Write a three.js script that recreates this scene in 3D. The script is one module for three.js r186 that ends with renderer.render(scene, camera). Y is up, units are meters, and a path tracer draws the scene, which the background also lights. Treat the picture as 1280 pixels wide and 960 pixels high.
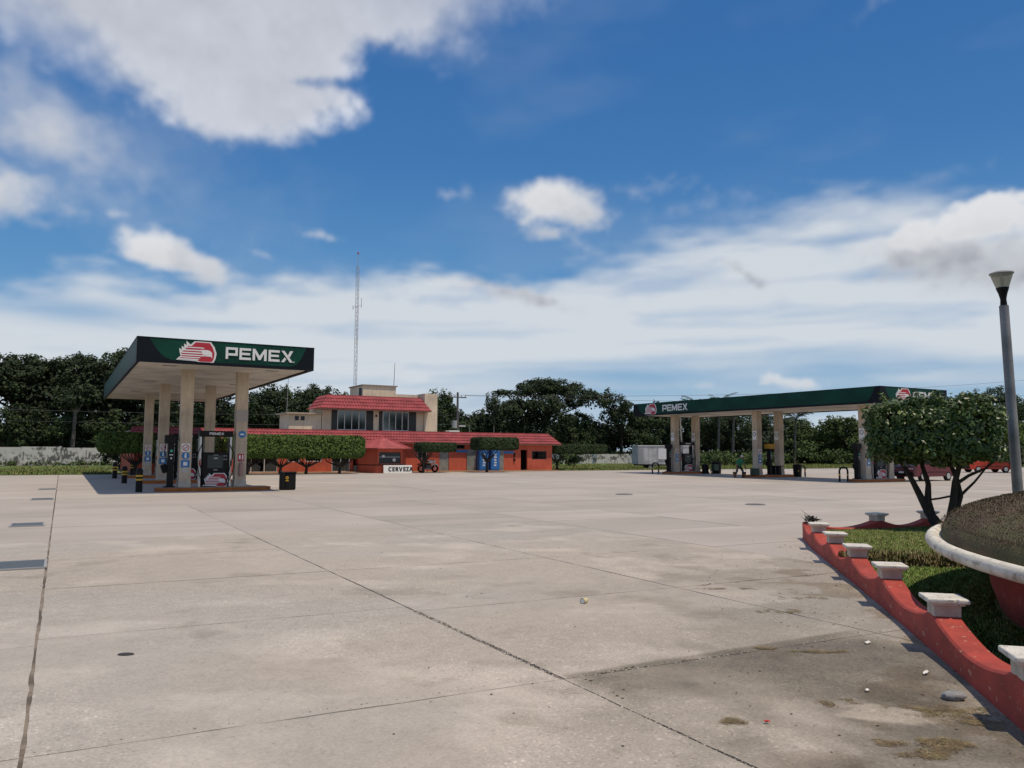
import * as THREE from 'three';
import { mergeGeometries } from 'three/addons/utils/BufferGeometryUtils.js';
import { RoundedBoxGeometry } from 'three/addons/geometries/RoundedBoxGeometry.js';
import { FontLoader } from 'three/addons/loaders/FontLoader.js';
import { TextGeometry } from 'three/addons/geometries/TextGeometry.js';
import { MarchingCubes } from 'three/addons/objects/MarchingCubes.js';

// ---------------------------------------------------------------- camera, sky, sun, exposure
const scene = new THREE.Scene();
const D2R = Math.PI / 180;
const camera = new THREE.PerspectiveCamera(51.37, 4 / 3, 0.1, 6000);
camera.position.set(0, 1.75, 0);
camera.rotation.order = 'YXZ';
camera.rotation.set(4.754 * D2R, 0, 0.35 * D2R);
const renderer = new THREE.WebGLRenderer();
renderer.toneMapping = THREE.LinearToneMapping;
renderer.toneMappingExposure = 0.86;
renderer.shadowMap.enabled = true;
const sun = new THREE.DirectionalLight(0xffeed6, 3.8);
sun.position.set(30, 100, 20);
sun.castShadow = true;
sun.shadow.mapSize.set(4096, 4096);
Object.assign(sun.shadow.camera, { left: -90, right: 90, top: 90, bottom: -90, near: 1, far: 300 });
sun.target.position.set(5, 0, -40); sun.position.add(sun.target.position);
scene.add(sun, sun.target);

// ---------------------------------------------------------------- random numbers and noise
function rngOf(seed) { let s = seed | 0; return () => { s = (s + 0x6d2b79f5) | 0; let t = Math.imul(s ^ (s >>> 15), 1 | s); t = (t + Math.imul(t ^ (t >>> 7), 61 | t)) ^ t; return ((t ^ (t >>> 14)) >>> 0) / 4294967296; }; }
const LAT = new Float32Array(65536); { const r = rngOf(7); for (let i = 0; i < 65536; i++) LAT[i] = r(); }
const sm = (t) => t * t * (3 - 2 * t), clamp = (x, a = 0, b = 1) => Math.min(b, Math.max(a, x)), lerp = (a, b, t) => a + (b - a) * t;
const sstep = (a, b, x) => sm(clamp((x - a) / (b - a)));
function vn(x, y, per = 256) {   // value noise, repeating every `per` cells (per at most 256)
  const x0 = Math.floor(x), y0 = Math.floor(y), fx = sm(x - x0), fy = sm(y - y0);
  const m = (v) => ((v % per) + per) % per, xa = m(x0), xb = m(x0 + 1), ya = m(y0) << 8, yb = m(y0 + 1) << 8;
  return lerp(lerp(LAT[xa + ya], LAT[xb + ya], fx), lerp(LAT[xa + yb], LAT[xb + yb], fx), fy);
}
function fbm(x, y, oct = 5, per = 0, gain = 0.5) { let a = 0.5, s = 0, n = 0, f = 1; for (let o = 0; o < oct; o++) { s += a * vn(x * f + o * 17, y * f + o * 31, per ? Math.min(256, per * f) : 256); n += a; a *= gain; f *= 2; } return s / n; }

// ---------------------------------------------------------------- the sky: blue air, cirrus bank, cumulus (azimuth / elevation in degrees)
{
  const w = 2048, h = 1024, data = new Float32Array(w * h * 4);
  // az, el, radius az, radius el, tilt(deg), softness, ragged, tint 0 white .. 1 grey, strength
  const C = [
    // soft veil and cloud, far left
    [-26, 18.0, 15, 7, -14, 2.0, 0.45, 0.2, 0.42], [-31.2, 19.2, 6.4, 3.1, -18, 1.15, 0.5, 0.30, 0.95], [-33.5, 15.3, 4.2, 1.9, -6, 0.7, 0.5, 0.34, 0.95], [-28, 15.6, 7, 1.6, -10, 1.6, 0.6, 0.2, 0.32], [-33, 22, 6, 1.6, -20, 1.5, 0.5, 0.2, 0.35], [-27, 14.9, 1.0, 0.35, 0, 1, 0.7, 0.1, 0.5],
    // cumulus above the canopy
    [-24.7, 13.0, 2.8, 1.4, -8, 0.4, 0.36, 0.10, 1], [-22.0, 12.2, 2.9, 1.2, -20, 0.45, 0.34, 0.34, 0.95],
    // cumulus, middle
    [2.4, 17.6, 3.3, 1.7, -2, 0.5, 0.42, 0.10, 1], [4.7, 17.2, 2.9, 1.6, -18, 0.6, 0.4, 0.30, 0.95], [2.2, 15.5, 2.4, 0.9, -8, 1.0, 0.7, 0.36, 0.75], [5.0, 14.6, 2.6, 0.8, -30, 1.6, 0.8, 0.2, 0.4],
    // cumulus, right: lit heads over a grey base
    [34, 11.4, 8.5, 2.2, -4, 0.6, 0.36, 0.70, 0.97], [28.3, 12.4, 5.0, 1.5, 2, 0.5, 0.45, 0.66, 0.95], [31.2, 14.4, 2.9, 1.4, 8, 0.22, 0.5, 0.06, 1], [27.4, 13.9, 2.1, 1.0, 0, 0.26, 0.5, 0.08, 0.95], [35.5, 13.8, 3.2, 1.4, 0, 0.4, 0.4, 0.16, 1], [24.6, 13.3, 1.6, 0.8, 0, 0.8, 0.6, 0.3, 0.6], [42, 13, 6, 3, 0, 0.6, 0.5, 0.4, 0.9],
    // small ones and wisps
    [-4.9, 18.0, 0.8, 0.5, 0, 1.1, 0.6, 0.2, 0.5], [-3.5, 18.2, 0.6, 0.7, 0, 1.1, 0.6, 0.2, 0.42], [-14.2, 14.85, 2.0, 0.42, -3, 1.0, 0.7, 0.15, 0.7], [-17.6, 13.2, 1.4, 0.3, -16, 1.2, 0.7, 0.15, 0.35],
    [19.2, 4.75, 2.6, 0.5, -10, 0.5, 0.6, 0.15, 0.8], [13.5, 4.6, 1.6, 0.35, 0, 1.0, 0.7, 0.3, 0.5], [9.8, 18.3, 4.4, 0.7, 4, 1.6, 0.9, 0.1, 0.36], [14, 17.0, 5.5, 0.8, 6, 1.8, 0.9, 0.1, 0.24], [27, 17, 7, 0.7, 8, 1.8, 0.8, 0.1, 0.2], [27.5, 29, 5, 0.8, 24, 1.8, 0.8, 0.1, 0.22],
    // grey scraps in front of the bank
    [0.9, 11.0, 4.4, 0.85, -14, 0.55, 0.5, 0.72, 0.85], [-4.0, 11.9, 3.2, 0.5, -10, 0.9, 0.7, 0.25, 0.75], [17.0, 11.9, 2.4, 0.5, -34, 0.8, 0.7, 0.95, 0.62], [13.6, 12.0, 1.1, 0.4, -60, 1.3, 0.8, 0.7, 0.28], [15.2, 10.9, 0.9, 0.35, -50, 1.3, 0.8, 0.7, 0.2], [-17, 6.2, 2.6, 0.9, 0, 0.8, 0.5, 0.75, 0.5],
  ].map((c) => ({ x: c[0], y: c[1], rx: c[2], ry: c[3], cs: Math.cos(c[4] * D2R), sn: Math.sin(c[4] * D2R), soft: c[5], rag: c[6], grey: c[7], k: c[8] }));
  // outline of the large cloud sheet high on the left: azimuth, elevation
  const SHEET = [[-60, 48], [12, 48], [8, 34], [2.4, 30.6], [-0.6, 28.9], [-5, 27.0], [-8.4, 26.3], [-10.6, 26.0], [-11.6, 25.2], [-11.0, 23.2], [-13.0, 22.4], [-14.6, 21.0], [-16.4, 19.9], [-19, 19.7], [-21.6, 19.1], [-23.4, 19.7], [-25, 21.0], [-27, 22.0], [-29.5, 23.0], [-32, 23.6], [-36, 24.0], [-60, 26]];
  const sheetDist = (x, y) => { let d = 1e9, inn = false; for (let i = 0, j = SHEET.length - 1; i < SHEET.length; j = i++) { const [ax, ay] = SHEET[j], [bx, by] = SHEET[i], dx = bx - ax, dy = by - ay, t = clamp(((x - ax) * dx + (y - ay) * dy) / (dx * dx + dy * dy)); d = Math.min(d, Math.hypot(x - ax - dx * t, y - ay - dy * t)); if ((ay > y) !== (by > y) && x < (bx - ax) * (y - ay) / (by - ay) + ax) inn = !inn; } return inn ? d : -d; };
  const zen = [0.046, 0.172, 0.455], mid = [0.070, 0.228, 0.53], low = [0.15, 0.37, 0.67], hor = [0.42, 0.60, 0.76];
  const mix3 = (a, b, t) => [lerp(a[0], b[0], t), lerp(a[1], b[1], t), lerp(a[2], b[2], t)];
  for (let j = 0; j < h; j++) {
    const el = (j + 0.5) / h * 180 - 90;
    for (let i = 0; i < w; i++) {
      const ph = ((i + 0.5) / w - 0.5) * 2 * Math.PI;          // atan2(z, x)
      let az = Math.atan2(Math.cos(ph), -Math.sin(ph)) / D2R;  // 0 straight ahead (-z), positive to the right
      let c;
      const e = Math.max(0, el);
      c = mix3(mix3(hor, low, sstep(0, 12, e)), mix3(mid, zen, sstep(16, 31, e)), sstep(7, 21, e));
      if (el < -1) c = [0.20, 0.20, 0.18];
      else {
        const inFrame = Math.abs(az) < 44 && el < 36;
        // cirrus bank low over the horizon: long streaks
        const wx = fbm(az * 0.09 + 40, el * 0.28 + 9, 5) - 0.5, wy = fbm(az * 0.09 + 80, el * 0.3 + 50, 5) - 0.5;
        const topEdge = 11.1 - 0.02 * Math.abs(az + 10) * sstep(4, -4, az) - 2.0 * sstep(-27, -34, az) + 3.7 * sstep(2, 17, az);
        let bank = sstep(lerp(1.2, 2.6, sstep(0, 8, az)), -1.4, el - topEdge + wy * 5.0 + (fbm(az * 0.5, el * 1.6, 4) - 0.5) * 2.0);
        const st = fbm(az * 0.075 + wx * 1.4 + 3, el * 0.85 + wy + 7, 5);
        const gap = lerp(0.7 * sstep(5.0, 2.6, el + wy * 2), sstep(7.2, 5.2, el + wy * 2.5), sstep(-4, 9, az));
        let thick = clamp(0.97 - 1.9 * Math.max(0, st - 0.54) - 0.62 * gap * sstep(0.30, 0.62, st + 0.08));
        bank *= thick;
        const hole = Math.exp(-(((az + 29) / 4.5) ** 2 + ((el - 8.6) / 0.8) ** 2)); bank *= 1 - 0.7 * hole;   // blue gap low on the left
        c = mix3(c, [0.765, 0.815, 0.87], clamp(bank * 0.97));
        // thin high veil
        const veil = sstep(0.5, 0.78, fbm(az * 0.06 + 11, el * 0.2 + 3, 5)) * 0.09; c = mix3(c, [0.6, 0.66, 0.74], veil);
        if (el > 14 && az < 14 && az > -62) {
          const n1 = fbm(az * 0.22 + 130, el * 0.30 + 12, 6, 0, 0.55) - 0.5, n2 = fbm(az * 0.75 + 17, el * 0.95 + 44, 6, 0, 0.58) - 0.5, ds = sheetDist(az, el);
          const soft = lerp(1.9, 4.4, Math.max(sstep(-10, -3, az), sstep(-24, -31, az))), hole = Math.exp(-(((az + 15.2) / 3.2) ** 2 + ((el - 24.7 - 0.06 * (az + 15)) / 0.55) ** 2));
          const a = sstep(-0.25 * soft, soft, ds + n1 * 3.2 + n2 * 2.3 - hole * 2.9) * (0.97 - 0.25 * sstep(26, 31, el) * sstep(-16, 0, az)), body = clamp(ds / 4);
          const g = 0.765 - 0.16 * body * (0.5 + n1) + 0.13 * n2 + 0.09 * sstep(1.6, 0, ds) * sstep(-0.2, 0.4, n2 + 0.2);
          c = mix3(c, [g * 0.93, g * 0.975, g * 1.09], clamp(a));
        }
        if (inFrame) for (const q of C) {
          const ex = az - q.x, ey = el - q.y; if (Math.abs(ex) > q.rx * 2.2 + 2 || Math.abs(ey) > q.rx * 2.2 + 2) continue;
          const u = (ex * q.cs + ey * q.sn) / q.rx, v = (-ex * q.sn + ey * q.cs) / q.ry, r = Math.hypot(u, v); if (r > 2.2) continue;
          const fr = 1.8 / Math.sqrt(q.ry), n = fbm(az * fr * 0.55 + q.x * 3.1 + 200, el * fr * 0.75 + q.y * 5.3, 6, 0, 0.56) - 0.5;
          const d = 1 - r + n * q.rag * 2.3, a = sstep(-0.12, q.soft * 1.35, d) * q.k; if (a <= 0) continue;
          const sh = clamp(0.45 - v * 0.55 + n * 0.9) * (0.35 + q.grey), dens = clamp(d / (q.soft * 1.6));
          const g = 0.93 - 0.32 * q.grey - 0.30 * sh * dens;
          const dk = clamp((0.85 - g) * 2); c = mix3(c, [g * lerp(0.97, 0.915, dk), g * lerp(0.985, 0.975, dk), g * lerp(1.02, 1.10, dk)], a);
        } else {
          const s = fbm(az * 0.045 + 300 * (az < 0) * 0 + 60, el * 0.075 + 20, 6); const edge = Math.max(sstep(40, 52, Math.abs(az)), sstep(34, 42, el));
          const wrap = sstep(180, 150, Math.abs(az));
          c = mix3(c, [0.76, 0.775, 0.80], sstep(0.50, 0.66, s) * 0.85 * edge * wrap);
        }
      }
      const o = (j * w + i) * 4; data[o] = c[0]; data[o + 1] = c[1]; data[o + 2] = c[2]; data[o + 3] = 1;
    }
  }
  const t = new THREE.DataTexture(data, w, h, THREE.RGBAFormat, THREE.FloatType);
  t.mapping = THREE.EquirectangularReflectionMapping; t.magFilter = THREE.LinearFilter; t.minFilter = THREE.LinearFilter; t.needsUpdate = true;
  scene.background = t; scene.environment = t;
  scene.backgroundIntensity = 1; scene.environmentIntensity = 1;
}

// ---------------------------------------------------------------- helpers
const TH = 29.3 * D2R, CT = Math.cos(TH), ST = Math.sin(TH);
const W = (a, b) => [a * CT - b * ST, -a * ST - b * CT];      // site grid: a to the right along the building front, b away from the road
const names = {};
const numbered = (n) => { const k = names[n] = (names[n] ?? -1) + 1; return k ? n + '_' + String(k).padStart(3, '0') : n; };
function tag(o, label, category, group, kind) { o.userData = { label, category }; if (group) o.userData.group = group; if (kind) o.userData.kind = kind; return o; }
function thing(name, label, category, x, y, z, turn = 0, group) { const o = new THREE.Group(); o.name = numbered(name); o.position.set(x, y, z); o.rotation.y = turn; tag(o, label, category, group); scene.add(o); return o; }
function site(name, label, category, a, b, group, turn = 0, y = 0) { const [x, z] = W(a, b); return thing(name, label, category, x, y, z, TH + turn, group); }
function copyOf(o, label, a, b, turn = 0, y = 0) { const c = o.clone(); c.name = numbered(o.name.replace(/_\d\d\d$/, '')); c.userData = { ...o.userData, label }; const [x, z] = W(a, b); c.position.set(x, y, z); c.rotation.y = TH + turn; scene.add(c); return c; }
const structure = (o) => { o.userData.kind = 'structure'; return o; };
function metreUV(g) {   // uv in metres by the way each face points
  const p = g.attributes.position, n = g.attributes.normal, uv = new Float32Array(p.count * 2);
  for (let i = 0; i < p.count; i++) {
    const ax = Math.abs(n.getX(i)), ay = Math.abs(n.getY(i)), az = Math.abs(n.getZ(i));
    if (ay >= ax && ay >= az) { uv[2 * i] = p.getX(i); uv[2 * i + 1] = p.getZ(i); } else if (ax > az) { uv[2 * i] = p.getZ(i); uv[2 * i + 1] = p.getY(i); } else { uv[2 * i] = p.getX(i); uv[2 * i + 1] = p.getY(i); }
  }
  g.setAttribute('uv', new THREE.BufferAttribute(uv, 2)); return g;
}
const M4 = new THREE.Matrix4(), EU = new THREE.Euler();
class MB {
  constructor() { this.g = []; }
  add(g, x = 0, y = 0, z = 0, rx = 0, ry = 0, rz = 0) {
    if (g.index) g = g.toNonIndexed();
    for (const k of Object.keys(g.attributes)) if (!['position', 'normal', 'uv'].includes(k)) g.deleteAttribute(k);
    g.applyMatrix4(M4.makeRotationFromEuler(EU.set(rx, ry, rz, 'YXZ'))); g.translate(x, y, z); this.g.push(g); return this;
  }
  box(x, y, z, w, h, d, ry = 0, rx = 0, rz = 0) { return this.add(new THREE.BoxGeometry(w, h, d), x, y, z, rx, ry, rz); }       // centre, size
  rbox(x, y, z, w, h, d, r = 0.02, ry = 0, rx = 0, rz = 0) { return this.add(new RoundedBoxGeometry(w, h, d, 2, r), x, y, z, rx, ry, rz); }
  cyl(x, y, z, r0, r1, h, seg = 16, rx = 0, ry = 0, rz = 0) { return this.add(new THREE.CylinderGeometry(r1, r0, h, seg), x, y, z, rx, ry, rz); }
  tube(pts, r, seg = 6, n) { const c = new THREE.CatmullRomCurve3(pts.map((p) => new THREE.Vector3(...p))); return this.add(new THREE.TubeGeometry(c, n ?? Math.max(2, (pts.length - 1) * 5), r, seg)); }
  bar(p, q, r0, r1 = r0, seg = 6) {
    const a = new THREE.Vector3(...p), b = new THREE.Vector3(...q), d = b.clone().sub(a), g = new THREE.CylinderGeometry(r1, r0, d.length(), seg).toNonIndexed();
    g.applyQuaternion(new THREE.Quaternion().setFromUnitVectors(new THREE.Vector3(0, 1, 0), d.normalize())); g.translate((a.x + b.x) / 2, (a.y + b.y) / 2, (a.z + b.z) / 2);
    this.g.push(g); return this;
  }
  torus(x, y, z, R, r, rx = 0, ry = 0, arc = Math.PI * 2, rz = 0, s1 = 8, s2 = 24) { return this.add(new THREE.TorusGeometry(R, r, s1, s2, arc), x, y, z, rx, ry, rz); }
  lathe(pts, x = 0, y = 0, z = 0, seg = 32) { return this.add(new THREE.LatheGeometry(pts.map((p) => new THREE.Vector2(...p)), seg), x, y, z); }
  poly(pts, depth, x = 0, y = 0, z = 0, ry = 0, bevel = 0) {
    const s = new THREE.Shape(pts.map((p) => new THREE.Vector2(...p)));
    return this.add(new THREE.ExtrudeGeometry(s, { depth, bevelEnabled: bevel > 0, bevelSize: bevel, bevelThickness: bevel, bevelSegments: 2, curveSegments: 8 }), x, y, z, 0, ry);
  }
  build(name, mat, parent, top = false) {
    const g = metreUV(mergeGeometries(this.g)); const m = new THREE.Mesh(g, mat); m.name = top || parent === scene ? numbered(name) : name; m.castShadow = m.receiveShadow = true; parent.add(m); return m;
  }
}
const mb = () => new MB();
// ---------------------------------------------------------------- procedural textures
function tex(n, m, f, srgb = true) {      // f(u, v) -> [r, g, b] 0..1
  const d = new Uint8Array(n * m * 4);
  for (let j = 0; j < m; j++) for (let i = 0; i < n; i++) { const c = f(i / n, j / m), o = (j * n + i) * 4; d[o] = clamp(c[0]) * 255; d[o + 1] = clamp(c[1]) * 255; d[o + 2] = clamp(c[2]) * 255; d[o + 3] = 255; }
  const t = new THREE.DataTexture(d, n, m); if (srgb) t.colorSpace = THREE.SRGBColorSpace; t.wrapS = t.wrapT = THREE.RepeatWrapping; t.magFilter = THREE.LinearFilter; t.minFilter = THREE.LinearFilter; t.needsUpdate = true; return t;
}
function rep(t, sx, sy = sx) { const c = t.clone(); c.repeat.set(1 / sx, 1 / sy); c.needsUpdate = true; return c; }
const L2S = (x) => (x <= 0.0031308 ? 12.92 * x : 1.055 * Math.pow(x, 1 / 2.4) - 0.055);
const toS = (c, k = 1) => [L2S(clamp(c[0] * k)), L2S(clamp(c[1] * k)), L2S(clamp(c[2] * k))];
const lin = (r, g, b) => new THREE.Color().setRGB(r, g, b);
function std(c, rough = 0.7, extra = {}) { return new THREE.MeshStandardMaterial({ color: Array.isArray(c) ? lin(...c) : c, roughness: rough, ...extra }); }
const mottle = tex(512, 512, (u, v) => { const n = 0.84 + 0.30 * (fbm(u * 6, v * 6, 6, 6) - 0.5) + 0.10 * (vn(u * 128, v * 128, 128) - 0.5); return [n, n, n]; });
const grainBump = tex(512, 512, (u, v) => { const n = 0.5 + 0.7 * (fbm(u * 64, v * 64, 3, 64) - 0.5); return [n, n, n]; }, false);
const stainMap = tex(1024, 1024, (u, v) => {   // painted masonry: streaks and blotches
  const a = fbm(u * 5, v * 5, 6, 5), s = fbm(u * 40, v * 3, 4, 40), k = 0.92 + 0.26 * (a - 0.5) + 0.12 * (s - 0.5) - 0.13 * sstep(0.58, 0.80, s) * sstep(0.45, 0.65, a); return [k, k * 0.985, k * 0.96];
});
function paint(c, rough = 0.75, size = 4, map = stainMap, bump = 0.002) { return std(c, rough, { map: rep(map, size), bumpMap: rep(grainBump, 1.2), bumpScale: bump }); }
// ---------------------------------------------------------------- ground: soil, concrete apron of slabs, grass
const soilMat = std([0.055, 0.045, 0.034], 0.95, { map: rep(mottle, 1.7), bumpMap: rep(grainBump, 0.6), bumpScale: 0.01 });
structure(mb().box(0, -0.56, -200, 5000, 1, 5000).build('ground', soilMat, scene));
// line of the low red wall along the apron (world x, z); the points are its pillars
const PIL = [[2.2, -1.3], [2.82, -3.2], [3.37, -5.25], [3.86, -7.25], [4.36, -9.33], [4.79, -11.2], [5.17, -12.9], [5.56, -14.6], [6.02, -16.35], [7.73, -17.05], [9.16, -17.72], [10.8, -18.5], [12.4, -19.3], [14, -20.1], [15.6, -20.9]];
const wallX = (z) => { for (let i = 0; i < 8; i++) if (z >= PIL[i + 1][1]) return lerp(PIL[i][0], PIL[i + 1][0], (z - PIL[i][1]) / (PIL[i + 1][1] - PIL[i][1])); return 6.02 + 0.27 * (-16.35 - z); };
const NA0 = -5, NB0 = 0, NS = 18;          // the near concrete map covers this square of the site grid
const stains = [[0.6, 4.1, 0.5, 0.25], [2.0, 6.7, 0.3, 0.14], [5.2, 9.3, 0.5, 0.2], [1.2, 9.4, 0.25, 0.12], [3.9, 6.9, 0.28, 0.2], [6.2, 6.6, 0.4, 0.2], [4.7, 10.2, 0.5, 0.22]];
function concrete(a, b, fine) {
  const [x, z] = W(a, b);
  const big = fbm(a * 0.16 + 5, b * 0.16 + 9, 5) - 0.5, midn = fbm(a * 0.9 + 31, b * 0.9, 5) - 0.5, streak = fbm(a * 0.35 + 3, b * 2.6 + 8, 5) - 0.5;
  let k = 1 + 0.20 * big + 0.10 * midn + 0.10 * streak;
  let c = [0.384, 0.339, 0.286];
  const gr = sstep(0.38, 0.62, fbm(a * 0.22 + 70, b * 0.3 + 12, 4)); c = [lerp(c[0], 0.368, gr), lerp(c[1], 0.336, gr), lerp(c[2], 0.294, gr)];
  if (fine) {
    // weathered, dirty strip beside the garden wall: patches with a ragged outline
    const dw = wallX(z) - x, pn = fbm(x * 0.8 + 90, z * 0.8, 6), pf = fbm(x * 3.1, z * 3.1 + 40, 5);
    const dirt = sstep(0.46, 0.56, pn * 0.75 + pf * 0.25 + clamp((2.1 - dw) * 0.085, -0.20, 0.12) + (dw < 0 ? 0.2 : 0));
    k *= 1 - 0.17 * dirt; c = [c[0] * (1 - 0.02 * dirt), c[1] * (1 - 0.02 * dirt), c[2] * (1 - 0.05 * dirt)];
    const brown = sstep(0.60, 0.70, fbm(x * 1.7 + 12, z * 1.7 + 66, 6)) * sstep(2.6, 0.6, dw); c = [lerp(c[0], 0.21, brown * 0.6), lerp(c[1], 0.16, brown * 0.6), lerp(c[2], 0.10, brown * 0.6)];
    // the slab in the right foreground is the dirtiest: grey-brown grime in ragged patches
    const sl = sstep(3.42, 3.50, a) * sstep(5.42, 5.34, b) * sstep(7.0, 6.6, a), gm = sstep(0.36, 0.62, fbm(x * 0.55 + 7, z * 0.55 + 31, 5) * 0.62 + fbm(x * 2.6 + 3, z * 2.6, 5) * 0.22 + clamp((x - 0.4) * 0.115, -0.1, 0.22)), wash = sstep(1.15, 0.75, Math.hypot((x - 2.72) / 0.42, (z + 5.5) / 0.20) + 1.6 * (fbm(x * 4 + 9, z * 4, 5) - 0.5));
    k *= 1 - (0.46 + 0.34 * (pf - 0.5) + 0.22 * (LAT[(Math.floor(a * 83) & 255) + ((Math.floor(b * 83) & 255) << 8)] - 0.5)) * gm * (0.12 + 0.88 * sl) * sstep(4.6, 2.9, dw) * (1 - 0.75 * wash); c = [c[0], c[1] * (1 - 0.02 * gm * sl), c[2] * (1 - 0.07 * gm * sl)];
    const pale = sstep(0.50, 0.80, fbm(x * 1.1 + 220, z * 1.4 + 5, 6)) * 0.22; k *= 1 + pale;
    for (const [sx, sz, rx, rz] of stains) { const d = Math.hypot((a - sx) / rx, (b - sz) / rz) + 2.0 * (fbm(a * 4, b * 4, 5) - 0.5); k *= 1 - 0.13 * sstep(1.2, 0.1, d); }
    // exposed aggregate: pale and dark chips, mostly in the strip nearest on the left
    const s1 = LAT[(Math.floor(a * 95) & 255) + ((Math.floor(b * 95) & 255) << 8)], s2 = LAT[((Math.floor(a * 61) + 77) & 255) + (((Math.floor(b * 61) + 13) & 255) << 8)], ag = sstep(0.42, 0.62, fbm(a * 0.7 + 4, b * 0.5 + 22, 4));
    if (s1 > 0.955) k *= 1 + 0.45 * ag; else if (s1 < 0.05) k *= 1 - 0.28 * ag; if (s2 > 0.9965) k *= 0.72;
    k *= 1 + 0.20 * (LAT[(Math.floor(a * 113) & 255) + ((Math.floor(b * 113) & 255) << 8)] - 0.5) + 0.12 * (LAT[((Math.floor(a * 47) + 9) & 255) + (((Math.floor(b * 47) + 5) & 255) << 8)] - 0.5) + 0.16 * (fbm(a * 9 + 2, b * 9, 4) - 0.5);
  }
  return [c, k];
}
const nearMap = tex(2048, 2048, (u, v) => { const [c, k] = concrete(NA0 + u * NS, NB0 + v * NS, true); return toS(c, k); });
const farTile = (base, seed) => tex(1024, 1024, (u, v) => {
  const n = fbm(u * 4 + seed, v * 4, 7, 0) - 0.5, e = Math.min(u, 1 - u, v, 1 - v), s = fbm(u * 3 + seed * 2, v * 24, 5) - 0.5;
  const k = 1 + (0.30 * n + 0.26 * s) * sstep(0, 0.08, e) + 0.10 * (LAT[(Math.floor(u * 1024) & 255) + ((Math.floor(v * 1024) & 255) << 8)] - 0.5); return toS(base, k);
});
const tileNear = farTile([0.398, 0.358, 0.315], 3);
const slabBump = rep(grainBump, 0.35);
const slabNear = std(0xffffff, 0.88, { map: nearMap, bumpMap: slabBump, bumpScale: 0.0025 });
const slabMats = [0.95, 1.0, 1.05].map((k) => std([k, k, k], 0.88, { map: rep(tileNear, 12), bumpMap: slabBump, bumpScale: 0.002 }));
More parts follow.
